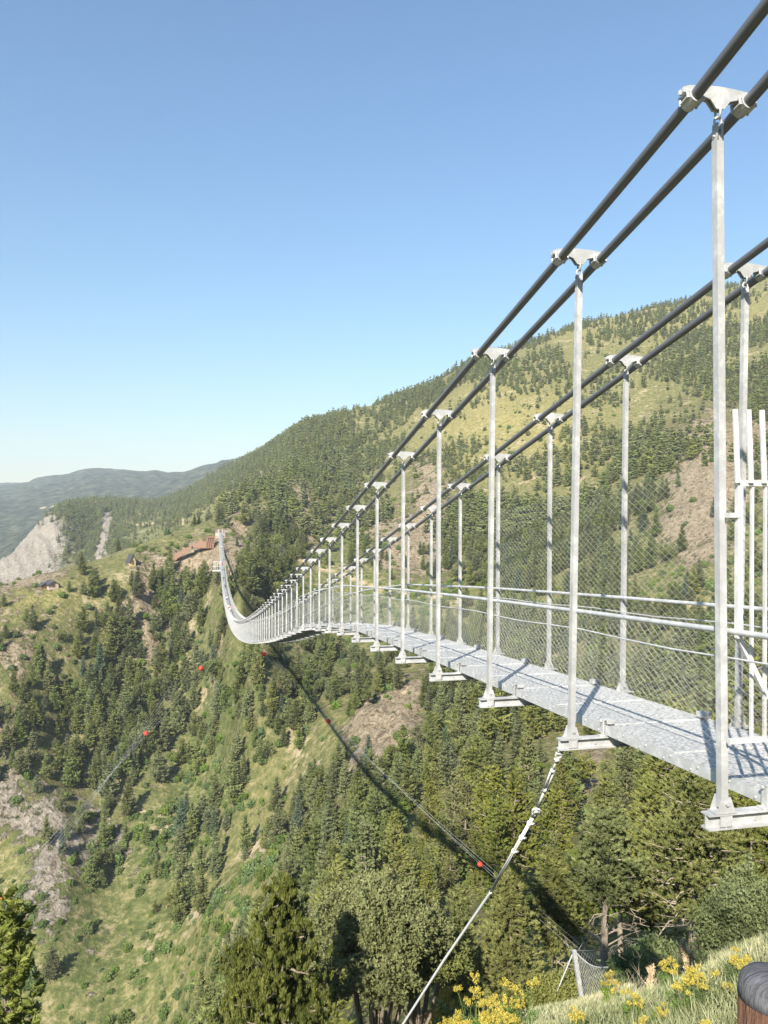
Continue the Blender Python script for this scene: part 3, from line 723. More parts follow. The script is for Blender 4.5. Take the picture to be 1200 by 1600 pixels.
SH = scatter_shrubs(); print('shrubs', len(SH))
sd = np.hypot(SH[:, 0], SH[:, 1]); vs = seen(SH[:, 0], SH[:, 1], SH[:, 2]+SH[:, 3]*1.8)
open_ = np.clip(1-samp(GD, *to_px(SH[:, :3])[:2]), 0.05, 1)
sc_ = np.where(vs, SH[:, 3]/sd*open_, -1); so_ = np.argsort(-sc_)[:280]
shm = [shrub_mesh(s) for s in (1, 2, 3)]+[shrub_mesh(4, 2.6, 1.2)]
sprot = []
for n_, k in enumerate(so_):
    x, y, z, s, rz, rn = SH[k]; i = n_ % 4
    if n_ < 4: o = link_mesh('shrub', shm[i]); sprot.append(o)
    else: o = sprot[i].copy(); COL.objects.link(o)
    o.location = (x, y, z); o.rotation_euler = (0, 0, rz); o.scale = (s, s, s)
    px_, py_, _ = to_px([[x, y, z]])
    if px_[0] > 640: tag(o, 'rounded green shrub on the slope right of the guy cable', 'shrub', 'shrubs below the deck')
    elif px_[0] > 400: tag(o, 'rounded green shrub between the pines in the middle of the gully', 'shrub', 'shrubs in the middle of the gully')
    elif py_[0] > 1260: tag(o, 'low green shrub on the grassy floor of the valley at lower left', 'shrub', 'shrubs on the valley floor')
    else: tag(o, 'bright green bush in the lush gully left of the bridge', 'shrub', 'bushes in the lush gully')
so = gn_scatter('undergrowth', SH[np.setdiff1d(np.arange(len(SH)), so_)], sprot); tag(so, 'low green scrub spread between the trees', 'undergrowth', kind='stuff')
# ------------------------------------------------------------------ the suspension bridge
EX, EY, EZ = Vector((1, 0, 0)), Vector((0, 1, 0)), Vector((0, 0, 1))
Y_END = st_y(NST-1)
bridge = empty('suspension_bridge', (4.0, Y0, beam_z(Y0)))
tag(bridge, 'long pale steel suspension footbridge hanging across the wooded gorge', 'footbridge')
BL = Vector(bridge.location)
def bpart(mb, name, m, smooth=False, parent=None):
    o = mb.build(name, m, parent or bridge, smooth)
    if parent is None: o.location = -BL
    return o
def dxc(Y): return float(np.interp((Y-Y0)/DY, [0, 1, 2, 3, 5], [-.05, .06, .03, .01, 0]))
CS = .185                                        # half the distance between the two cables of a pair
cab_ys = list(np.arange(-4.2, 30, .7))+list(np.arange(30, Y_END+2, 2.1))
for X in (X_L, X_R):
    for s in (-1, 1):
        bpart(MB().tube([(X+dxc(y)+s*CS, y, cab_z(y)+CO) for y in cab_ys], .038, 10), 'main_cable', M['cable'], True)
# saddle clamp shape in the (x, z) plane
_sp = [(-.265, .040), (-.22, .058), (-.1, .070), (0, .074), (.1, .070), (.22, .058), (.265, .040), (.265, .012), (.14, .008), (.07, -.012), (.028, -.065), (-.028, -.065), (-.07, -.012), (-.14, .008), (-.265, .012)]
def saddle(mb, X, Y, near):
    z = cab_z(Y)+CO; X = X+dxc(Y)
    if near:
        mb.prism(_sp, (X, Y-.018, z+.02), EX, EZ, EY, .012); mb.prism(_sp, (X, Y+.018, z+.02), EX, EZ, EY, .014)
        sl = -.2; t = Vector((0, 1, sl)).normalized(); n = Vector((0, -sl, 1)).normalized()
        for s in (-1, 1):
            c = Vector((X+s*CS, Y, z))
            # half shell gripping the cable, with lips and bolts
            pr = [(.047*math.cos(a), .047*math.sin(a)) for a in np.linspace(0, 2*math.pi, 15)[:-1]]
            mb.prism(pr, c, EX, n, t, .10)
            mb.box(c+n*(.030), (.125, .085, .010), (EX, t, n)); mb.box(c-n*(.012), (.125, .085, .008), (EX, t, n))
            for q in (-1, 1):
                for r_ in (-1, 1):
                    b = c+EX*(.056*q)+t*(.04*r_); mb.tube([b-n*.022, b+n*.038], .008, 6)
    else:
        mb.box((X, Y, z+.062), (.53, .05, .045)); mb.box((X, Y, z+.0), (.05, .03, .10))
        for s in (-1, 1): mb.box((X+s*CS, Y, z), (.095, .10, .09))
def hanger_mb(X, Y, n=1, near=False):
    xt = X+dxc(Y); zt = cab_z(Y)-.02; zb = beam_z(Y)+.03; mb = MB()
    if near:
        # two slim flats side by side form the square hanger, the seam stays visible
        ax = Vector((xt-X, 0, zt-.16-zb)).normalized()
        a = Vector((X, Y, zb)); b = Vector((xt, Y, zt-.16))
        mb.bar(a, b, .050, .046, (0, 1, 0))
        mb.bar(a+Vector((-.0265, -.004, 0)), b+Vector((-.0265, -.004, -.03)), .004, .052, (0, 1, 0))
    else: mb.bar((X, Y, zb), (xt, Y, zt-.08), .05, .05, (0, 1, 0))
    return mb
def shackle_mb(X, Y):
    xt = X+dxc(Y); z = cab_z(Y)-.02; mb = MB()
    mb.torus((xt, Y, z-.015), EX, .026, .008, 14, 6, updir=EZ, sx=1.3)
    mb.torus((xt, Y, z-.075), EY, .026, .008, 14, 6, updir=EZ, sx=1.3)
    mb.box((xt-.018, Y, z-.14), (.010, .05, .11)); mb.box((xt+.018, Y, z-.14), (.010, .05, .11))
    mb.tube([(xt-.035, Y, z-.115), (xt+.035, Y, z-.115)], .010, 8); mb.tube([(xt-.035, Y, z-.165), (xt+.035, Y, z-.165)], .008, 8)
    return mb
def foot_mb(X, Y, side):
    z = beam_z(Y); mb = MB()
    for s in (-1, 1):
        mb.prism([(-.065, 0), (.065, 0), (.03, .10), (-.03, .10)], (X, Y+s*.036, z+.004), EX, EZ, EY, .008)
    mb.tube([(X, Y-.055, z+.065), (X, Y+.055, z+.065)], .013, 8)
    mb.box((X, Y, z+.006), (.15, .085, .008))
    mb.box((X, Y-.0365, z-.045), (.085, .004, .07))
    return mb
def beam_mb(Y, near=True):
    z = beam_z(Y); x0, x1 = X_L-.125, X_R+.125; xc = (x0+x1)/2; w = x1-x0; mb = MB()
    if near:
        mb.box((xc, Y, z-.005), (w, .085, .009)); mb.box((xc, Y, z-.093), (w, .085, .009)); mb.box((xc, Y, z-.049), (w, .007, .079))
        for x in (X_L, X_R): mb.box((x, Y-.02, z-.049), (.006, .034, .078)); mb.box((x, Y+.02, z-.049), (.006, .034, .078))
        for x in (3.42, 4.58): mb.tube([(x-.04, Y-.012, z-.06), (x-.04, Y+.012, z-.06)], .010, 6)
    else: mb.box((xc, Y, z-.049), (w, .085, .098))
    return mb
def bracket_mb(Y):
    z = beam_z(Y); mb = MB()
    for x, s in ((3.468, 1), (4.532, -1)):
        mb.box((x-.012*s, Y, z+.075), (.008, .05, .15)); mb.box((x-.012*s, Y, z+.006), (.07, .06, .008))
        mb.tube([(x-.04*s, Y, z+.135), (x+.035*s, Y, z+.135)], .012, 8); mb.box((x+.0*s, Y, z+.15), (.05, .06, .008))
        mb.box((x+.05*s, Y+.01, z+.135), (.07, .09, .045))
    return mb
N_P = 50
cf = MB(); hf = MB(); bf = MB(); kf = MB()
for i in range(NST):
    Y = st_y(i); nr = i < 12
    sides = (X_L, X_R)
    for X in sides:
        if i < N_P:
            s_ = MB(); saddle(s_, X, Y, nr); bpart(s_, 'cable_saddle', M['galv'])
            h = bpart(hanger_mb(X, Y, 1, nr), 'hanger', M['galv'])
            if nr:
                bpart(shackle_mb(X, Y), 'shackle', M['galv'], True, h); bpart(foot_mb(X, Y, 0), 'foot_plate', M['galv'], False, h)
        else:
            saddle(cf, X, Y, False); m_ = hanger_mb(X, Y); hf.add(m_.v, m_.f)
    if i < 96:
        b = bpart(beam_mb(Y, nr or i < 30), 'cross_beam', M['galv'])
        if i < 20: bpart(bracket_mb(Y), 'deck_bracket', M['galv'], False, b)
    else: m_ = beam_mb(Y, False); bf.add(m_.v, m_.f)
tag(bpart(cf, 'cable_saddle', M['white']), kind='stuff'); tag(bpart(hf, 'hanger', M['galv']), kind='stuff'); tag(bpart(bf, 'cross_beam', M['galv']), kind='stuff')
# deck grating between two edge beams
def deck_mat():
    m = mat('deck_grating', (0.5, 0.5, 0.5), 0.65, 0.0, 0.35); g = NG(m); P = g.obj()
    w1 = g.n('ShaderNodeTexWave', wave_type='BANDS', bands_direction='Y'); w1.inputs['Scale'].default_value = 9; w1.inputs['Distortion'].default_value = 1.5; w1.inputs['Detail Scale'].default_value = 3; g.l(P, w1.inputs['Vector'])
    v = g.n('ShaderNodeTexVoronoi'); v.inputs['Scale'].default_value = 34; g.l(P, v.inputs['Vector'])
    n = g.noise(3, 4, .6, P)
    c = g.ramp(v.outputs['Distance'], [(0.0, (0.60, 0.595, 0.575)), (0.45, (0.52, 0.515, 0.50)), (0.75, (0.25, 0.25, 0.24))])
    c = g.mix(g.math('MULTIPLY', w1.outputs['Fac'], .25), c, (0.42, 0.42, 0.40)); c = g.mix(g.math('MULTIPLY', n, .25), c, (0.55, 0.54, 0.51))
    g.color(c); g.bump(v.outputs['Distance'], .01, .6); return m
M['deck'] = deck_mat()
def ribbon(mb, ys, x0, x1, zf, th_):
    n = len(ys); vs = []
    for y in ys:
        z = zf(y); vs += [(x0, y, z), (x1, y, z), (x1, y, z-th_), (x0, y, z-th_)]
    fs = [(4*i+k, 4*i+(k+1) % 4, 4*i+4+(k+1) % 4, 4*i+4+k) for i in range(n-1) for k in range(4)]
    return mb.add(vs, fs+[(0, 3, 2, 1), (4*n-4, 4*n-3, 4*n-2, 4*n-1)])
dys = list(np.arange(-3.5, Y_END+1, .7))
bpart(ribbon(MB(), dys, 3.491, 4.509, lambda y: deck_z(y)-.012, .03), 'deck', M['deck'])
for y in np.arange(-2.0, 60, 1.05): bpart(MB().box((4.0, y, deck_z(y)-.008), (1.0, .016, .014)), 'joint_strip', M['galv_dull'])
for x, s in ((3.48, 1), (4.52, -1)):
    e = bpart(ribbon(MB(), dys, x-.004, x+.004, deck_z, .088), 'edge_beam', M['galv_dull'])
    mb = MB()
    for y in np.arange(-2, 45, .35):
        mb.tube([(x-s*.013, y, deck_z(y)-.03), (x+s*.001, y, deck_z(y)-.03)], .009, 6); mb.tube([(x-s*.013, y+.09, deck_z(y+.09)-.065), (x+s*.001, y+.09, deck_z(y+.09)-.065)], .009, 6)
    bpart(mb, 'bolt_row', M['galv'], False, e)
# handrails and the wire ropes that carry the net
rys = list(np.arange(-3.5, 40, .7))+list(np.arange(40, Y_END+1, 2.1))
for X, s in ((X_L, 1), (X_R, -1)):
    bpart(MB().tube([(X+s*.045, y, beam_z(y)+1.14) for y in rys], .020, 10), 'handrail', M['galv_dull'], True)
    bpart(MB().tube([(X+s*.05, y, beam_z(y)+.97+.012*math.sin(y*2.2)) for y in rys], .007, 5), 'net_rope', M['galv_dull'], True)
# chain link net: real wires near the walker, a fine sheet further out
def chain_net(mb, y0, y1, xz0, xz1, cell=.064, hcell=.036, r=.0014, zt=lambda y: 0):
    """wires zigzag upward between the lower line xz0(y) and the upper line xz1(y)"""
    nw = int((y1-y0)/cell); L = (Vector(xz1(y0))-Vector(xz0(y0))).length; rows = int(L/hcell)
    V = []; Fc = []
    for i in range(nw):
        y = y0+i*cell
        pts = []
        for k in range(rows+1):
            t = k/rows; yy = y+(cell*.5 if (k+i) % 2 else -cell*.5)+cell*.08*(k % 2)
            a = np.array(xz0(yy)); b = np.array(xz1(yy)); p = a+(b-a)*t; off = .0035*(1 if k % 2 else -1)
            pts.append((p[0]+off, yy, p[1]))
        pts = np.array([(q[0], q[1], q[2]) for q in pts])
        # three sided wire
        for c_, s_ in ((1, 0), (-.5, .866), (-.5, -.866)):
            V.append(pts+np.array([c_*r, s_*r, 0]))
        m = len(pts); b0 = i*3*m; ar = np.arange(m-1)
        for a_, b_ in ((0, 1), (1, 2), (2, 0)):
            Fc.append(np.stack([b0+a_*m+ar, b0+b_*m+ar, b0+b_*m+ar+1, b0+a_*m+ar+1], 1))
    return np.vstack(V), np.vstack(Fc)
def net_part(name, y0, y1, a, b, **kw):
    V, Fc = chain_net(None, y0, y1, a, b, **kw)
    o = link_mesh(name, mesh_np(name, V, Fc, M['wire']), bridge); o.location = -BL; return o
Ln = lambda y: (3.475, beam_z(y)+.10); Lt = lambda y: (X_L+.05, beam_z(y)+.97)
Rn = lambda y: (4.525, beam_z(y)+.10); Rt = lambda y: (X_R-.05, beam_z(y)+.99)
net_part('safety_net', 2.4, 30, Ln, Lt)
net_part('safety_net', 2.4, 30, Rn, Rt)
def rt2(y): return (X_R-.035, beam_z(y)+float(np.interp(y, [2, 12.7], [2.62, 2.46])))
net_part('tall_safety_net', 2.4, 12.85, lambda y: (X_R-.03, beam_z(y)+.06), rt2, cell=.068, hcell=.040, r=.0015)
def net_mat():
    m = mat('fine_net', (0.45, 0.46, 0.45), 0.5, 0.3, 0.4); g = NG(m); tr = g.n('ShaderNodeBsdfTransparent'); mx = g.n('ShaderNodeMixShader')
    mx.inputs[0].default_value = 0.22; g.l(tr.outputs[0], mx.inputs[1]); g.l(g.b.outputs[0], mx.inputs[2]); out = [x for x in g.t.nodes if x.bl_idname == 'ShaderNodeOutputMaterial'][0]; g.l(mx.outputs[0], out.inputs[0]); return m
M['net'] = net_mat()
fys = list(np.arange(30.05, Y_END+1, 2.1))
for a, b in ((Ln, Lt), (Rn, Rt)):
    vs = []
    for y in fys: p, q = a(y), b(y); vs += [(p[0], y, p[1]), (q[0], y, q[1]), (q[0], y, q[1]+.9)]
    fs = [(3*i+k, 3*i+1+k, 3*i+4+k, 3*i+3+k) for i in range(len(fys)-1) for k in (0, 1)]
    bpart(MB().add(vs, fs), 'safety_net', M['net'])
# entry gate, fixed to the first hanger
gate = empty('steel_gate', (X_L+.1, 4.18, deck_z(4.2)))
tag(gate, 'pale steel gate with tall upright spikes beside the nearest hanger', 'gate')
def gz(px, py): return at(px, py, 4.72).z
gx0 = X_L+.03; gy = 4.20; bx = [gx0+.018, gx0+.113, gx0+.208, gx0+.303, gx0+.398, gx0+.493, gx0+.588, gx0+.683, gx0+.778, gx0+.873, gx0+.968, gx0+1.063, gx0+1.158, gx0+1.253, gx0+1.348]
zt_, zr, zl, zbm = gz(1150, 638), gz(1150, 754), gz(1150, 995), gz(1150, 1163)
def gpart(mb, name): o = mb.build(name, M['white'], gate); o.location = -Vector(gate.location); return o
mb = MB()
for k, x in enumerate(bx[:-1]): mb.bar((x-.030, gy-.03, zr+.0), (x-.050, gy-.03, zt_), .032, .012, (0, 1, 0))
gpart(mb, 'spike_row')
mb = MB(); mb.bar((gx0, gy, zr), (bx[-1]+.02, gy, zr), .036, .036); mb.bar((gx0+.02, gy, zr-.018), (gx0+.02, gy, zl-.02), .036, .034, (0, 1, 0)); mb.bar((bx[-1], gy, zr-.018), (bx[-1], gy, zbm+.02), .034, .034, (0, 1, 0))
mb.bar((gx0-.05, gy, zbm), (bx[-1]+.02, gy, zbm), .03, .03); mb.bar((gx0-.06, gy, gz(1150, 805)), (gx0+.02, gy, gz(1150, 805)), .045, .03)
gpart(mb, 'gate_frame')
mb = MB(); mb.bar((gx0+.03, gy+.03, zl), (gx0+.36, gy+.03, gz(1150, 1150)), .03, .03, (0, 1, 0)); gpart(mb, 'brace')
mb = MB()
for x in bx[1:-1]: mb.bar((x+.0, gy, zr-.02), (x, gy, zbm+.015), .016, .020, (0, 1, 0))
gpart(mb, 'bar_row')

# ------------------------------------------------------------------ side balcony on the far half of the bridge
YB = 318.0; zb_ = beam_z(YB); bal = empty('viewing_balcony', (0.6, YB, zb_)); tag(bal, 'small white railed balcony sticking out from the left of the far deck', 'balcony')
mb = MB(); mb.box((1.55, YB, zb_), (3.6, 2.4, .45)); o = mb.build('platform', M['white'], bal); o.location = -Vector(bal.location)
mb = MB()
for x in (-.2, .5, 1.2, 1.9, 2.6, 3.2):
    for y in (-1.15, 1.15): mb.box((x, YB+y, zb_+1.9), (.14, .14, 3.4))
for y in (-1.15, 0, 1.15): mb.box((-.2, YB+y, zb_+1.9), (.14, .14, 3.4))
for z in (1.7, 3.55):
    for y in (-1.15, 1.15): mb.box((1.5, YB+y, zb_+z), (3.4, .12, .12))
    mb.box((-.2, YB, zb_+z), (.12, 2.3, .12))
o = mb.build('railing', M['white'], bal); o.location = -Vector(bal.location)

# ------------------------------------------------------------------ guy cables
def cable_pts(a, b, n=14, sag=.01):
    a = Vector(a); b = Vector(b); L = (b-a).length
    return [a.lerp(b, i/n)-EZ*(4*sag*L*(i/n)*(1-i/n)) for i in range(n+1)]
g0 = Vector((X_L-.10, st_y(1), beam_z(st_y(1))-.10))
GP = [g0, at(838, 1267, 7.35), at(766, 1395, 8.6), at(696, 1497, 9.7), at(628, 1603, 11.0)]
ge = GP[-1]; d_ = (GP[-1]-GP[-2]).normalized()
while ge.z > th(ge.x, ge.y)-.1: ge = ge+d_*.2
GP.append(ge)
guy = empty('guy_cable', g0); tag(guy, 'thick pale guy cable with turnbuckle running down from the second cross beam', 'guy cable')
def gp(mb, name, m, smooth=True):
    o = mb.build(name, m, guy, smooth); o.location = -g0; return o
dirg = (GP[1]-GP[0]).normalized(); side = dirg.cross(FW).normalized(); fz = side.cross(dirg)
L1 = (GP[1]-GP[0]).length; q_ = lambda t: g0+dirg*(L1*t)
mb = MB(); mb.box(q_(.02), (.05, .05, .012), (side, dirg, fz)); mb.torus(q_(.09), fz, .026, .010, 16, 6, updir=dirg, sx=1.2); mb.tube([q_(.06)-side*.035, q_(.06)+side*.035], .011, 8); mb.tube([q_(.15)-side*.028, q_(.15)+side*.028], .010, 8); mb.box(q_(.16), (.036, .045, .034), (side, dirg, fz)); gp(mb, 'shackle', M['white'])
mb = MB(); mb.tube([q_(.16), q_(.34)], .0105, 8)
for s in (-1, 1): mb.bar(q_(.33)+side*(.0145*s), q_(.64)+side*(.0145*s), .008, .026, fz)
mb.tube([q_(.31), q_(.35)], .021, 10); mb.tube([q_(.62), q_(.67)], .020, 10); mb.tube([q_(.66), q_(.93)], [.0105, .014], 8); gp(mb, 'turnbuckle', M['white'])
dirg2 = (GP[2]-GP[1]).normalized(); side2 = dirg2.cross(FW).normalized(); fz2 = side2.cross(dirg2)
mb = MB(); tc = GP[1]; mb.torus(tc, fz2, .034, .0115, 18, 8, updir=dirg2, sx=1.25)
for s in (-1, 1): mb.tube([tc+side2*(.034*s), tc+dirg2*.07+side2*(.016*s), tc+dirg2*.11+side2*(.009*s)], .010, 8)
mb.tube([tc-fz2*.022, tc+fz2*.022], .021, 12); gp(mb, 'thimble', M['white'])
L2 = (GP[2]-GP[1]).length; w_ = lambda t: tc+dirg2*(L2*t)
for t_i in (.13, .29, .45):
    c = w_(t_i); mb = MB(); mb.torus(c-dirg2*.009, dirg2, .022, .0045, 12, 6); mb.torus(c+dirg2*.009, dirg2, .022, .0045, 12, 6); mb.box(c+side2*.026, (.022, .036, .03), (side2, dirg2, fz2))
    for s in (-1, 1): mb.tube([c+side2*.012+dirg2*.009*s, c+side2*.052+dirg2*.009*s], .0045, 6)
    gp(mb, 'wire_clamp', M['white'])
mb = MB(); mb.tube([w_(.08)+side2*.009, w_(1)+side2*.009], .0095, 8); mb.tube([w_(.08)-side2*.009, w_(1)-side2*.007], .0095, 8); mb.tube([w_(.985)]+GP[2:], [.020]+[.0165]*len(GP[2:]), 8); gp(mb, 'rope', M['rope'])
# wind guys that fan out from the middle of the deck
def wind_guy(xs, ys, end, lab, grp, r=.022, sag=.012):
    a = Vector((xs, ys, beam_z(ys)-.1)); b = Vector(end); d = (b-a).normalized(); L = (b-a).length; t = L*.4
    while t < L*1.6 and (a+d*t).z > th((a+d*t).x, (a+d*t).y)+.2: t += .8
    e = a+d*t; o = MB().tube(cable_pts(Vector((0, 0, 0)), e-a, 20, sag), r, 5).build('wind_guy_cable', M['rope'], None, True, a); tag(o, lab, 'guy cable', grp); return a, e
lab_l = 'thin steel wind cable fanning from the mid deck down towards lower left'; GL = []
for k in range(6): GL.append(wind_guy(X_L-.1, 105+k*24, at(-70, 1448+k*14, 62+k*2), lab_l, 'left wind guy cables', .006+.0007*k))
lab_r = 'thin steel wind cable running from mid deck down to the near slope at right'; GRr = []
for k in range(3): GRr.append(wind_guy(X_R+.1, 92+k*24, at(905, 1490-k*10, 38), lab_r, 'right wind guy cables', .004+.0006*k))
def ball(px, py, Z, lab, rad=.2, grp=None):
    """red marker ball, two half shells with a seam band, threaded on its cable"""
    mb = MB(); vs = []; n, m = 20, 12
    for j in range(1, m):
        for i in range(n): a = 2*math.pi*i/n; b = math.pi*j/m; vs.append((rad*math.sin(b)*math.cos(a), rad*math.sin(b)*math.sin(a), rad*math.cos(b)))
    vs += [(0, 0, rad), (0, 0, -rad)]; k = len(vs)
    fs = [(j*n+i, j*n+(i+1) % n, (j+1)*n+(i+1) % n, (j+1)*n+i) for j in range(m-2) for i in range(n)]+[(k-2, (i+1) % n, i) for i in range(n)]+[(k-1, (m-2)*n+i, (m-2)*n+(i+1) % n) for i in range(n)]
    p = at(px, py, Z); e = empty('marker_ball', p); tag(e, lab, 'marker ball', grp)
    mb.add(vs, fs).build('shell', M['red'], e, True); MB().torus((0, 0, 0), EZ, rad, .012, 20, 6).build('seam_band', M['red'], e, True); return e
M['red'] = mat('red_marker_plastic', (0.62, 0.055, 0.03), 0.4)
def on_line(pair, px):
    a, b = pair; best = None
    for t in np.linspace(0, 1, 2000):
        p = a.lerp(b, t)-EZ*(4*.012*(b-a).length*t*(1-t)); q = to_px([tuple(p)])
        if best is None or abs(q[0][0]-px) < best[0]: best = (abs(q[0][0]-px), q[0][0], q[1][0], q[2][0])
    return best[1:]
for pair, x, lab in ((GL[1], 314, 'red marker ball on the left cables, closest to the deck'), (GL[1], 228, 'red marker ball halfway along the left wind cables'), (GL[1], 3, 'red marker ball at the left edge of the picture, behind the dark pine'),
                     (GRr[1], 413, 'red marker ball just below the bend of the deck, right of the left cables'), (GRr[1], 513, 'red marker ball beside the bridge shadow above the landslip scar'), (GRr[0], 750, 'largest red marker ball, left of the guy cable above the near pines')):
    a, b, c = on_line(pair, x); ball(a, b, c, lab, .0031*c if c > 60 else .16)
# ------------------------------------------------------------------ people on the bridge
def person(x, y, z, face, shirt, trousers, hair, lab, stride=.18, arm=.25):
    """one skinned body with shirt, trousers and hair as clothing"""
    J = {'pel': (0, 0, .95), 'che': (0, .01, 1.30), 'nec': (0, .02, 1.47), 'hd0': (0, .03, 1.56), 'hd1': (0, .03, 1.70)}
    E_ = [('pel', 'che'), ('che', 'nec'), ('nec', 'hd0'), ('hd0', 'hd1')]; RR = {'pel': .14, 'che': .155, 'nec': .055, 'hd0': .085, 'hd1': .085}
    for s, n in ((-1, 'l'), (1, 'r')):
        J.update({n+'hip': (.09*s, 0, .90), n+'kne': (.10*s, stride*s*.6, .50), n+'ank': (.10*s, stride*s, .09), n+'toe': (.11*s, stride*s+.17, .05),
                  n+'sho': (.19*s, 0, 1.40), n+'elb': (.25*s, -arm*s*.4, 1.13), n+'wri': (.25*s, -arm*s+.08, .90), n+'han': (.24*s, -arm*s+.13, .82)})
        E_ += [('pel', n+'hip'), (n+'hip', n+'kne'), (n+'kne', n+'ank'), (n+'ank', n+'toe'), ('che', n+'sho'), (n+'sho', n+'elb'), (n+'elb', n+'wri'), (n+'wri', n+'han')]
        RR.update({n+'hip': .095, n+'kne': .062, n+'ank': .042, n+'toe': .04, n+'sho': .065, n+'elb': .045, n+'wri': .03, n+'han': .035})
    def skin(names, edges, grow, m, nm, parent):
        me = bpy.data.meshes.new(nm); idx = {n: i for i, n in enumerate(names)}; me.from_pydata([J[n] for n in names], [(idx[a], idx[b]) for a, b in edges], []); o = bpy.data.objects.new(nm, me); COL.objects.link(o)
        sk = o.modifiers.new('s', 'SKIN'); sv = me.skin_vertices[0].data
        for n in names: sv[idx[n]].radius = (RR[n]+grow, RR[n]+grow); sv[idx[n]].use_root = (n == names[0])
        o.modifiers.new('d', 'SUBSURF').levels = 1
        dg = bpy.context.evaluated_depsgraph_get(); ev = bpy.data.meshes.new_from_object(o.evaluated_get(dg)); ev.materials.clear(); ev.materials.append(m)
        bpy.data.objects.remove(o); return link_mesh(nm, ev, parent)
    e = empty('person', (x, y, z), face); tag(e, lab, 'person')
    skin(list(J), E_, 0, M['skin'], 'body', e)
    tn = ['pel', 'che', 'lsho', 'lelb', 'rsho', 'relb']; skin(tn, [('pel', 'che'), ('che', 'lsho'), ('lsho', 'lelb'), ('che', 'rsho'), ('rsho', 'relb')], .02, shirt, 'shirt', e)
    tn = ['pel', 'lhip', 'lkne', 'rhip', 'rkne']; J['pel'] = (0, 0, .93); skin(tn, [('pel', 'lhip'), ('lhip', 'lkne'), ('pel', 'rhip'), ('rhip', 'rkne')], .018, trousers, 'trousers', e)
    mb = MB(); mb.tube([(0, .0, 1.60), (0, .005, 1.68), (0, .015, 1.745), (0, .02, 1.79)], [.085, .105, .09, .03], 10); mb.build('hair', hair, e, True); return e
M['skin'] = mat('skin', (0.50, 0.32, 0.22), 0.6)
cl = {k: mat(k+'_cloth', c, 0.85) for k, c in dict(red=(0.60, 0.05, 0.06), black=(0.03, 0.03, 0.035), white=(0.75, 0.75, 0.75), blue=(0.10, 0.16, 0.35), pink=(0.65, 0.25, 0.28), khaki=(0.28, 0.24, 0.15)).items()}
M['hair'] = mat('dark_hair', (0.05, 0.03, 0.02), 0.6)
for (y, dx, a, b, lab) in ((188, .1, 'pink', 'white', 'person in a pink top nearest to the bend of the deck'), (193, -.25, 'white', 'khaki', 'person in a white top behind the one in pink'),
                           (222, -.1, 'white', 'blue', 'person in white top and blue trousers crossing the middle of the deck'), (262, .1, 'black', 'black', 'person in black on the rising far deck, below another in black'),
                           (285, -.1, 'black', 'khaki', 'person in black top and khaki trousers, higher on the far deck'), (330, 0, 'red', 'black', 'person in a red top on the rising far deck'),
                           (380, .2, 'white', 'blue', 'person in white near the top of the far deck')):
    person(4+dx, y, deck_z(y), 0 if y % 2 else math.pi, cl[a], cl[b], M['hair'], lab)

# ------------------------------------------------------------------ landing at the far end
M['wood'] = mat('red_brown_timber', (0.27, 0.165, 0.11), 0.8); M['wood_d'] = mat('dark_timber', (0.16, 0.085, 0.05), 0.8); M['concrete'] = mat('pinkish_concrete', (0.50, 0.40, 0.34), 0.9)
zl_ = deck_z(428)
land = empty('landing_platform', (4, 431, zl_)); tag(land, 'pale concrete landing block where the far end of the bridge meets the hillside', 'platform')
mb = MB(); mb.prism([(-3.2, -9), (3.2, -9), (2.6, -.05), (-2.6, -.05)], (4, 431.5, zl_), EX, EZ, EY, 5); mb.build('base', M['concrete'], land).location = -Vector(land.location)
mb = MB()
for x in (1.6, 2.9, 5.1, 6.4): mb.box((x, 429.4, zl_+.5), (.12, .12, 1.1))
for z in (.55, 1.05): mb.box((2.25, 429.4, zl_+z), (1.5, .1, .1)); mb.box((5.75, 429.4, zl_+z), (1.5, .1, .1))
mb.build('railing', M['white'], land).location = -Vector(land.location)
mb = MB()
for x in (3.0, 5.0): mb.box((x, 430.5, zl_+.9), (.5, .8, 2.2))
mb.build('cable_anchor', M['concrete'], land).location = -Vector(land.location)
for dx, a, lab in ((-.9, 'red', 'person in red standing on the far landing, left of the others'), (.2, 'black', 'person in black standing in the middle of the far landing'), (1.2, 'pink', 'person in pink standing at the right of the far landing')):
    person(4+dx, 432.2, zl_-.05, math.pi, cl[a], cl['black'], M['hair'], lab, .05)
_sh = hit(305, 862, 330, 520); ZS = float(Vector(_sh).dot(FW))-2.5
def PX(px, py, Z=424): return at(px, py, ZS+(Z-424))
st = empty('timber_stairway', PX(270, 868)); tag(st, 'reddish timber stairway and terrace climbing the rocks left of the far landing', 'stairway'); SO = Vector(st.location)
def sp(mb, name, m): o = mb.build(name, m, st); o.location = -SO; return o
def slab(mb, pts, Z, depth):
    P = [PX(x, y, Z) for x, y in pts]; n = len(P); d = Vector((0, depth, 0)); mb.add(P+[p+d for p in P], [tuple(range(n))[::-1], tuple(range(n, 2*n))]+[(i, (i+1) % n, n+(i+1) % n, n+i) for i in range(n)])
mb = MB(); slab(mb, [(299, 857), (301, 850), (312, 847), (322, 846), (334, 850), (334, 856)], 423, 4); sp(mb, 'terrace', M['wood'])
mb = MB(); slab(mb, [(268, 874), (268, 868), (284, 860), (299, 852), (299, 857), (284, 868), (274, 876)], 421, 2.5); sp(mb, 'flight', M['wood'])
mb = MB(); slab(mb, [(322, 856), (322, 839), (335, 837), (335, 856)], 424, 2); sp(mb, 'panelling', M['wood'])
mb = MB()
for x in (323, 326.5, 330, 334): mb.bar(PX(x, 857, 422.6), PX(x, 837, 422.6), .28, .28, (0, 1, 0))
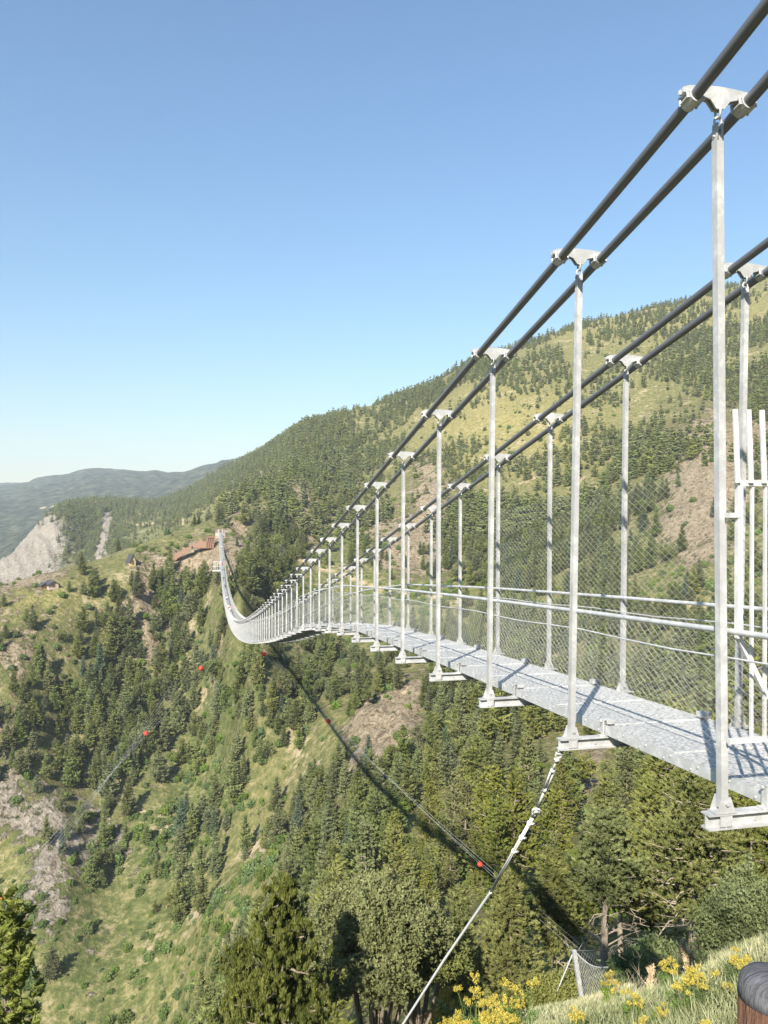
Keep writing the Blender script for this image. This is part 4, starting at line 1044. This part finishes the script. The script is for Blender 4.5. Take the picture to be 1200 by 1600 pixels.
mb.bar(PX(322, 838, 422.6), PX(341, 838, 422.6), .2, .2); mb.bar(PX(300, 856.5, 422.4), PX(334, 856.5, 422.4), .35, .3)
sp(mb, 'post_row', M['wood_d'])
mb = MB(); slab(mb, [(310, 847), (312, 842), (314, 840.5), (318, 847)], 423.5, 2); sp(mb, 'gable_shelter', M['wood'])
# small cabin and huts on the grassy crest
def cabin(px, Z0, Z1, w, h, roof, wall, lab, steep=1.0, sink=.3):
    p = hit(px[0], px[1], Z0, Z1); e = empty('cabin', p, .5); tag(e, lab, 'cabin')
    mb = MB(); hw = w/2; mb.prism([(-hw*.8, -1.5), (hw*.8, -1.5), (hw*.8, h*.35), (0, h*.95), (-hw*.8, h*.35)], (0, 0, 0), EX, EZ, EY, w*1.2); mb.build('wall', wall, e)
    mb = MB()
    for s in (-1, 1): mb.bar((0, 0, h), (s*hw*1.05, 0, h*.12 if steep > 1 else h*.30), w*1.45, .22, (0, 0, 1))
    mb.build('roof', roof, e)
    mb = MB(); mb.box((0, -w*.61, h*.15), (w*.25, .08, h*.45)); mb.build('door', M['wood_d'], e)
M['cream'] = mat('cream_wall', (0.55, 0.42, 0.22), 0.9); M['slate'] = mat('dark_slate', (0.06, 0.06, 0.065), 0.8)
cabin((205, 881), 300, 480, 3.6, 5.0, M['slate'], M['cream'], 'small steep gabled cabin with cream front on the crest, above the cliff trees', 1.5)
cabin((80, 916), 280, 460, 5.5, 2.6, M['slate'], M['concrete'], 'low dark roofed hut on the grassy crest at left, near the pale cliff')
cabin((68, 917), 280, 460, 3.5, 2.0, M['slate'], M['wood_d'], 'smaller dark hut just left of the low hut on the grassy crest')

# ------------------------------------------------------------------ foreground: trees placed one by one
def near_tree(px, Zb, top_py, seed, Rm, lab, kind='pine', **kw):
    p = at(px, 800, Zb); x, y = p.x, p.y; z = th(x, y); zt = at(px, top_py, Zb).z; H = max(2.0, zt-z)
    f = near_conifer if kind == 'pine' else near_broadleaf
    cr, tr = f(seed, H, Rm, **kw); e = empty('pine_tree' if kind == 'pine' else 'broadleaf_tree', (x, y, z-.1), seed*1.7)
    link_mesh('crown', cr, e); t = link_mesh('trunk', tr, e); tag(e, lab, 'tree'); print(lab[:40], round(H, 1)); return e
near_tree(445, 27, 1372, 31, 2.7, 'big bushy pine with upright yellow green tufts at bottom centre', ntri=44, tri=.16, upb=1.3, whorls=24, nb=11, ncl=7, size=.62, gap=.03, power=.55, vert=True, matl='pine_tuft')
near_tree(372, 29, 1465, 32, 1.9, 'lower bushy pine at the left foot of the big tufted pine', ntri=36, tri=.16, upb=1.2, whorls=18, nb=10, ncl=6, size=.7, power=.6, vert=True, matl='pine_tuft')
near_tree(590, 34, 1340, 33, 3.1, 'round leafy pale green tree right of the big tufted pine', 'leaf', n=2200, ntri=26, leaf=.10)
near_tree(655, 36, 1400, 34, 2.4, 'smaller leafy tree behind the foot of the guy cable', 'leaf', n=1500, ntri=24, leaf=.10)
near_tree(12, 21, 1392, 35, 1.7, 'dark pine cut off by the left edge of the picture', ntri=22, tri=.17, whorls=18, nb=9, ncl=6, size=.8, power=.6)
near_tree(800, 38, 1350, 36, 2.3, 'dark pine standing just right of the guy cable', ntri=30, tri=.15, whorls=18)
near_tree(720, 44, 1385, 37, 2.4, 'pine left of the guy cable with its foot in deep shade', ntri=30, tri=.15, whorls=18)
near_tree(868, 42, 1330, 38, 2.2, 'slim pine behind the leaning fence post', ntri=30, tri=.15, whorls=18, z0=.3, dead=10)
near_tree(948, 35, 1262, 39, 2.0, 'tall pine with pale bare lower trunk behind the fence', ntri=30, tri=.14, whorls=15, z0=.48, power=.5, gap=.2, dead=14, tr=.030)
near_tree(972, 37, 1300, 40, 1.7, 'thin pine close behind the tall bare trunked pine', ntri=30, tri=.14, whorls=14, z0=.46, gap=.2, dead=10, tr=.028)
near_tree(1085, 35, 1205, 41, 3.3, 'broad old pine with a stout forked trunk on the grass edge', ntri=32, tri=.15, whorls=17, nb=10, z0=.26, power=.5, gap=.10, dead=12, tr=.034)
near_tree(1175, 40, 1215, 42, 3.0, 'wide pine behind the end of the nearest cross beam', ntri=30, tri=.15, whorls=17, nb=10, power=.5)
near_tree(1020, 47, 1215, 43, 2.6, 'yellowish pine seen between the two bare trunks', ntri=26, tri=.16, whorls=17, power=.6)
near_tree(905, 52, 1330, 44, 2.5, 'pine in the gap above the fence post', ntri=26, tri=.16, whorls=17)
def bush(px, py, Z, seed, H, Rm, lab, n=260, m='leaf'):
    q = at(px, 800, Z); z = th(q.x, q.y); rs = np.random.RandomState(seed)
    d = rs.normal(size=(n, 3)); d[:, 2] = np.abs(d[:, 2]); d /= np.linalg.norm(d, axis=1)[:, None]; a = np.arctan2(d[:, 1], d[:, 0])
    C = d*(.6+.4*rs.rand(n))[:, None]*np.array([Rm, Rm, H*.9])*(1+.2*np.sin(a*3+seed)+.1*np.sin(a*7))[:, None]
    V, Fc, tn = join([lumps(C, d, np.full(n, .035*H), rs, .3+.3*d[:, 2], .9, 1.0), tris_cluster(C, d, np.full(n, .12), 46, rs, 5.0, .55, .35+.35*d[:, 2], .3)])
    o = link_mesh('bush', mesh_np('bush', V, Fc, M[m], False, dict(tone=('POINT', tn))), None, (q.x, q.y, z-.15)); tag(o, lab, 'bush')
bush(1180, 1440, 27, 61, 2.3, 1.9, 'large fresh green bush at the right edge above the grass', 520)
bush(1022, 1500, 26, 62, .9, 1.1, 'dark green bush right of the fence net', 380, 'shrub')
bush(880, 1560, 31, 63, 1.1, 1.1, 'small bush behind the leaning fence post', 240)
bush(1060, 1500, 22, 65, .8, 1.0, 'low bush below the stout pine trunk', 200)

# ------------------------------------------------------------------ fence on the near slope
pb = at(911, 1566, 30); pz = th(pb.x, pb.y); post_top = at(897, 1488, 30)
fen = empty('net_fence', (pb.x, pb.y, pz)); tag(fen, 'grey wire net fence on a single leaning steel post on the near slope', 'fence'); FO = Vector(fen.location)
def fp(mb, name, m): o = mb.build(name, m, fen); o.location = -FO; return o
top = Vector((post_top.x, post_top.y, pz+(post_top.z-pb.z))); base = Vector((pb.x, pb.y, pz-.3))
mb = MB(); mb.bar(base, top, .16, .12, (0, 1, 0)); fp(mb, 'post', M['galv'])
ga = at(860, 1556, 31); mb = MB(); mb.tube([top, (ga.x, ga.y, th(ga.x, ga.y)-.1)], .025, 6); fp(mb, 'stay_wire', M['rope'])
e1 = at(952, 1542, 27.5); e2 = at(985, 1465, 40)
def netpatch(mb, A, B, C, D, nu, nv, r=.012):
    """quad net: A-B top edge, D-C bottom edge"""
    for i in range(nu+1):
        t = i/nu; pts = []
        for k in range(nv+1):
            s = k/nv; q = t+(.5/nu if (k+i) % 2 else -.5/nu); q = min(1, max(0, q)); p = A.lerp(B, q).lerp(D.lerp(C, q), s)-EZ*(.25*math.sin(math.pi*q)*(1-s*.5)); pts.append(p)
        mb.tube(pts, r, 3, False)
    mb.tube([A.lerp(B, i/10)-EZ*(.25*math.sin(math.pi*i/10)) for i in range(11)], .02, 5)
    return mb
g_ = lambda v, dz=0: Vector((v.x, v.y, th(v.x, v.y)+dz))
mb = MB(); netpatch(mb, top, Vector(e2), g_(e2), g_(base), 46, 14, .0045)
netpatch(mb, top, g_(e1, .9), g_(e1), g_(base), 26, 12, .0045); fp(mb, 'wire_net', M['wire'])

# ------------------------------------------------------------------ timber post beside the walker
M['post'] = mk_bark('weathered_post', (0.055, 0.030, 0.020), (0.16, 0.085, 0.055))
m_ = mat('grey_timber_end', (0.10, 0.10, 0.11), 0.9); g = NG(m_); mp = g.n('ShaderNodeMapping'); mp.inputs['Scale'].default_value = (18, 90, 18); mp.inputs['Rotation'].default_value = (0, 0, .6); g.l(g.obj(), mp.inputs['Vector']); n_ = g.noise(1.0, 6, .7, mp.outputs[0], 1.5)
g.color(g.ramp(n_, [(.3, (0.035, 0.035, 0.038)), (.7, (0.17, 0.17, 0.18))])); g.bump(n_, .004); M['post_end'] = m_
pc = at(1210, 1530, 1.55); rp = .068
pe = empty('timber_post', (pc.x, pc.y, th(pc.x, pc.y))); tag(pe, 'round dark timber fence post with grey domed top at the bottom right corner', 'post'); PO = Vector(pe.location)
zt2 = at(1203, 1522, 1.55).z
o = MB().tube([(pc.x, pc.y, pe.location.z-.2), (pc.x, pc.y, zt2-.050)], rp, 28).build('shaft', M['post'], pe, True); o.location = -PO
rr = [rp+.001, rp*.985, rp*.93, rp*.80, rp*.5, .004]; zz = [-.050, -.030, -.015, -.006, -.001, .001]
o = MB().tube([(pc.x+.0004*k, pc.y, zt2+z) for k, z in enumerate(zz)], rr, 28).build('rounded_top', M['post_end'], pe, True); o.location = -PO

# ------------------------------------------------------------------ grass, flowers and dry stalks on the near slope
M['grass'] = mat('grass_blades', (0.20, 0.23, 0.09), 0.8); g = NG(M['grass']); g.color(g.ramp(g.attr('tone'), [(0, (0.12, 0.14, 0.055)), (.5, (0.29, 0.31, 0.16)), (1, (0.50, 0.46, 0.27))]))
def grass_patch():
    rs = np.random.RandomState(5); n = 110000
    # denser close to the walker
    r = 5+30*rs.rand(n)**1.4; a = YAW+R(-34)+R(70)*rs.rand(n); X = np.sin(a)*r; Y = np.cos(a)*r; H = terrain_h(X, Y); px, py, d = to_px(np.c_[X, Y, H])
    k = (px > 540) & (px < 1330) & (py < 2100) & (fbm(X, Y, 1.7, 3, 90) > -.35); X, Y, H, r = X[k], Y[k], H[k], r[k]; m = len(X)
    tuft = fbm(X, Y, 1.2, 3, 91)
    C = np.c_[X, Y, H-.02]; nb = 7; C = np.repeat(C, nb, 0)+np.c_[rs.normal(size=(m*nb, 2))*.07, np.zeros(m*nb)]
    L = np.repeat(.05+.08*rs.rand(m)+.12*np.clip(tuft+.1, 0, 1), nb)*(.6+.8*rs.rand(m*nb)); dr = np.c_[rs.normal(size=(m*nb, 2))*.45, np.ones(m*nb)]; dr /= np.linalg.norm(dr, axis=1)[:, None]
    sd = np.c_[rs.normal(size=(m*nb, 2)), np.zeros(m*nb)]; sd /= np.linalg.norm(sd, axis=1)[:, None]; w = (.003+.00045*np.repeat(r, nb))[:, None]
    V = np.stack([C-sd*w, C+sd*w, C+dr*L[:, None]], 1).reshape(-1, 3)
    tn = np.repeat(np.clip(.5+.8*np.repeat(fbm(X, Y, 2.5, 3, 92), nb)+.2*rs.normal(size=m*nb), 0, 1), 3)
    o = link_mesh('grass', mesh_np('grass', V, np.arange(m*nb*3).reshape(-1, 3), M['grass'], False, dict(tone=('POINT', tn)))); tag(o, 'pale green grass tufts on the near slope', 'grass', kind='stuff')
grass_patch()
M['yellow'] = mat('yellow_flowers', (0.55, 0.42, 0.05), 0.8); g = NG(M['yellow']); g.color(g.ramp(g.attr('tone'), [(0, (0.22, 0.20, 0.03)), (.55, (0.42, 0.34, 0.055)), (1, (0.58, 0.48, 0.11))]))
M['stem'] = mat('green_stem', (0.12, 0.17, 0.04), 0.7); M['dry'] = mat('dry_stalk', (0.55, 0.42, 0.26), 0.9)
M['lvs'] = foliage_mat('flower_leaves', (0.05, 0.09, 0.015), (0.09, 0.15, 0.025), (0.16, 0.22, 0.05), .2)
def flower_plant(seed, h=.9):
    rs = np.random.RandomState(seed); st = MB(); C = []; D = []; Ss = []
    ns = rs.randint(5, 9)
    for k in range(ns):
        a = rs.rand()*6.28; b = Vector((math.cos(a)*.10, math.sin(a)*.10, -.05)); t = Vector((math.cos(a)*h*.38*rs.rand(), math.sin(a)*h*.38*rs.rand(), h*(.7+.35*rs.rand())))
        st.tube([b, (b+t)*.5+Vector((0, 0, .04)), t], [.009, .008, .006], 5, False)
        for q in range(rs.randint(3, 6)):
            d = Vector(rs.normal(size=3)); d.z = abs(d.z)*.7+.3; d.normalize(); u = t+d*(.07+.07*rs.rand()); st.tube([t-Vector((0, 0, .05)), u], .003, 4, False)
            for w in range(5): C.append(np.array(u)+rs.normal(size=3)*.022); D.append(np.array([0, 0, 1.])); Ss.append(.020+.012*rs.rand())
    V, Fc, tn = tris_cluster(np.array(C), np.array(D), np.array(Ss)*1.1, 16, rs, 1.7, .7, .3+.5*rs.rand(len(C)), .4)
    fl = mesh_np('flower_heads', V, Fc, M['yellow'], False, dict(tone=('POINT', tn)))
    n = 55; hh = rs.rand(n); a = rs.rand(n)*6.28; Cl = np.c_[np.cos(a)*.20*h*(.3+hh), np.sin(a)*.20*h*(.3+hh), h*(.05+.62*hh)]; Dl = np.c_[np.cos(a), np.sin(a), .5+0*a]
    V, Fc, tn = tris_cluster(Cl, Dl, np.full(n, .13), 12, rs, 1.0, .16, .3+.5*rs.rand(n), .2)
    return st.mesh('stems', M['stem']), fl, mesh_np('leaves', V, Fc, M['lvs'], False, dict(tone=('POINT', tn)))
FPR = []
for s in range(4):
    FPR.append(flower_plant(70+s, (.9, 1.0, .8, 1.1)[s]))
def flower(px, Z, i, s, lab, grp):
    q = at(px, 800, Z); e = empty('flowering_plant', (q.x, q.y, th(q.x, q.y)), px*.37); e.scale = (s, s, s)
    for nm, me in zip(('stems', 'flower_heads', 'leaves'), FPR[i]): link_mesh(nm, me, e)
    tag(e, lab, 'plant', grp)
rf = random.Random(3)
def flower_px(px, py, hpx, i, lab, grp):
    p = Vector(hit(px, py, 3, 45, 700)); Z = p.dot(FW); e = empty('flowering_plant', (p.x, p.y, p.z-.02), px*.37); q = hpx*Z/F_PX/.95; e.scale = (q, q, q)
    for nm, me in zip(('stems', 'flower_heads', 'leaves'), FPR[i]): link_mesh(nm, me, e)
    tag(e, lab, 'plant', grp)
for k, (px, py) in enumerate([(684, 1640), (705, 1625), (722, 1650), (742, 1630), (760, 1650), (778, 1632), (798, 1645), (815, 1625), (735, 1670), (770, 1680), (700, 1670)]):
    flower_px(px, py, 62+14*rf.random(), k % 4, 'yellow flowering plant in the clump at the bottom, right of the guy cable', 'yellow flowers right of the guy cable')
for k, (px, py) in enumerate([(905, 1625), (932, 1600), (958, 1578), (962, 1632), (985, 1562), (990, 1605), (1008, 1640), (1018, 1580), (1030, 1610), (1045, 1558), (1050, 1640), (1062, 1592), (1080, 1560), (1088, 1615), (1100, 1645), (1103, 1580), (1118, 1548), (1124, 1605), (1138, 1570), (1140, 1630), (1150, 1545), (1020, 1535), (1066, 1530), (975, 1540)]):
    if k % 3 == 1 or k % 7 == 3: continue
    flower_px(px, py, 36+26*rf.random(), k % 4, 'yellow flowering plant on the grassy bank left of the timber post', 'yellow flowers by the timber post')
def dry_spike(px, py, Z, H, lean, lab):
    q = at(px, 800, Z); z = th(q.x, q.y); rs = np.random.RandomState(int(px)); t = Vector((lean, 0, H)); e = empty('dry_stalk', (q.x, q.y, z)); tag(e, lab, 'dry plant')
    MB().tube([(0, 0, -.05), t*.5+Vector((.02, 0, 0)), t], [.007, .006, .004], 5).build('stem', M['dry'], e)
    n = 60; s = .55+.45*rs.rand(n); C = np.array([tuple(t*float(v)) for v in s])+rs.normal(size=(n, 3))*.012; V, Fc, tn = tris_cluster(C, np.tile(np.array(t.normalized()), (n, 1)), np.full(n, .05), 10, rs, .8, .4, np.full(n, .5), .3)
    link_mesh('seed_head', mesh_np('seed_head', V, Fc, M['dry']), e)
dry_spike(1085, 0, 12, 1.0, -.18, 'tall dry pale seed stalk leaning left above the grass bank')
dry_spike(1012, 0, 12.5, .85, .10, 'dry pale seed stalk rising from the yellow flowers')
dry_spike(1075, 0, 14, .8, .10, 'shorter dry seed stalk beside the tall leaning one')
def dead_twigs(px, Z, H, seed, lab):
    q = at(px, 800, Z); rs = random.Random(seed); mb = MB()
    def br(p, d, L, r, n):
        e = p+d*L; mid = (p+e)*.5+Vector((rs.uniform(-1, 1), rs.uniform(-1, 1), rs.uniform(-.5, .5)))*L*.10; mb.tube([p, mid, e], [r, r*.8, r*.55], 5, False)
        if n:
            for k in range(2+(n > 1)): br(e, (d+Vector((rs.uniform(-1, 1), rs.uniform(-1, 1), rs.uniform(-.2, .8)))*.8).normalized(), L*.7, r*.55, n-1)
    for k in range(5): br(Vector((rs.uniform(-.1, .1), rs.uniform(-.1, .1), -.05)), Vector((rs.uniform(-.8, .8), rs.uniform(-.6, .6), 1)).normalized(), H*.4, .014, 2)
    o = mb.build('dead_bush', M['bark_pale'], None, True, (q.x, q.y, th(q.x, q.y))); tag(o, lab, 'dead bush')
dead_twigs(1018, 17, 1.3, 1, 'tangle of bare pale twigs among the yellow flowers'); dead_twigs(1055, 19, 1.1, 2, 'bare pale twigs below the stout pine trunk'); dead_twigs(985, 15, .9, 3, 'small bare twigs left of the larger tangle')
# dead lower limbs on the two pines at the edge of the wood
# ------------------------------------------------------------------ air
M_h = bpy.data.materials.new('haze'); M_h.use_nodes = True; t_ = M_h.node_tree; t_.nodes.clear(); ho = t_.nodes.new('ShaderNodeOutputMaterial'); hv = t_.nodes.new('ShaderNodeVolumePrincipled')
hv.inputs['Color'].default_value = (0.86, 0.94, 1.0, 1); hv.inputs['Density'].default_value = HAZE; hv.inputs['Anisotropy'].default_value = 0.0; t_.links.new(hv.outputs[0], ho.inputs['Volume'])
zmin = min(v.co.z for v in ground.data.vertices)-1; zmax = max(v.co.z for v in ground.data.vertices)+30
hz = MB().box((0, 0, (zmin+zmax)/2), (15000, 15000, zmax-zmin)).build('haze', M_h); tag(hz, 'thin bluish summer haze filling the valley', 'haze', kind='stuff')
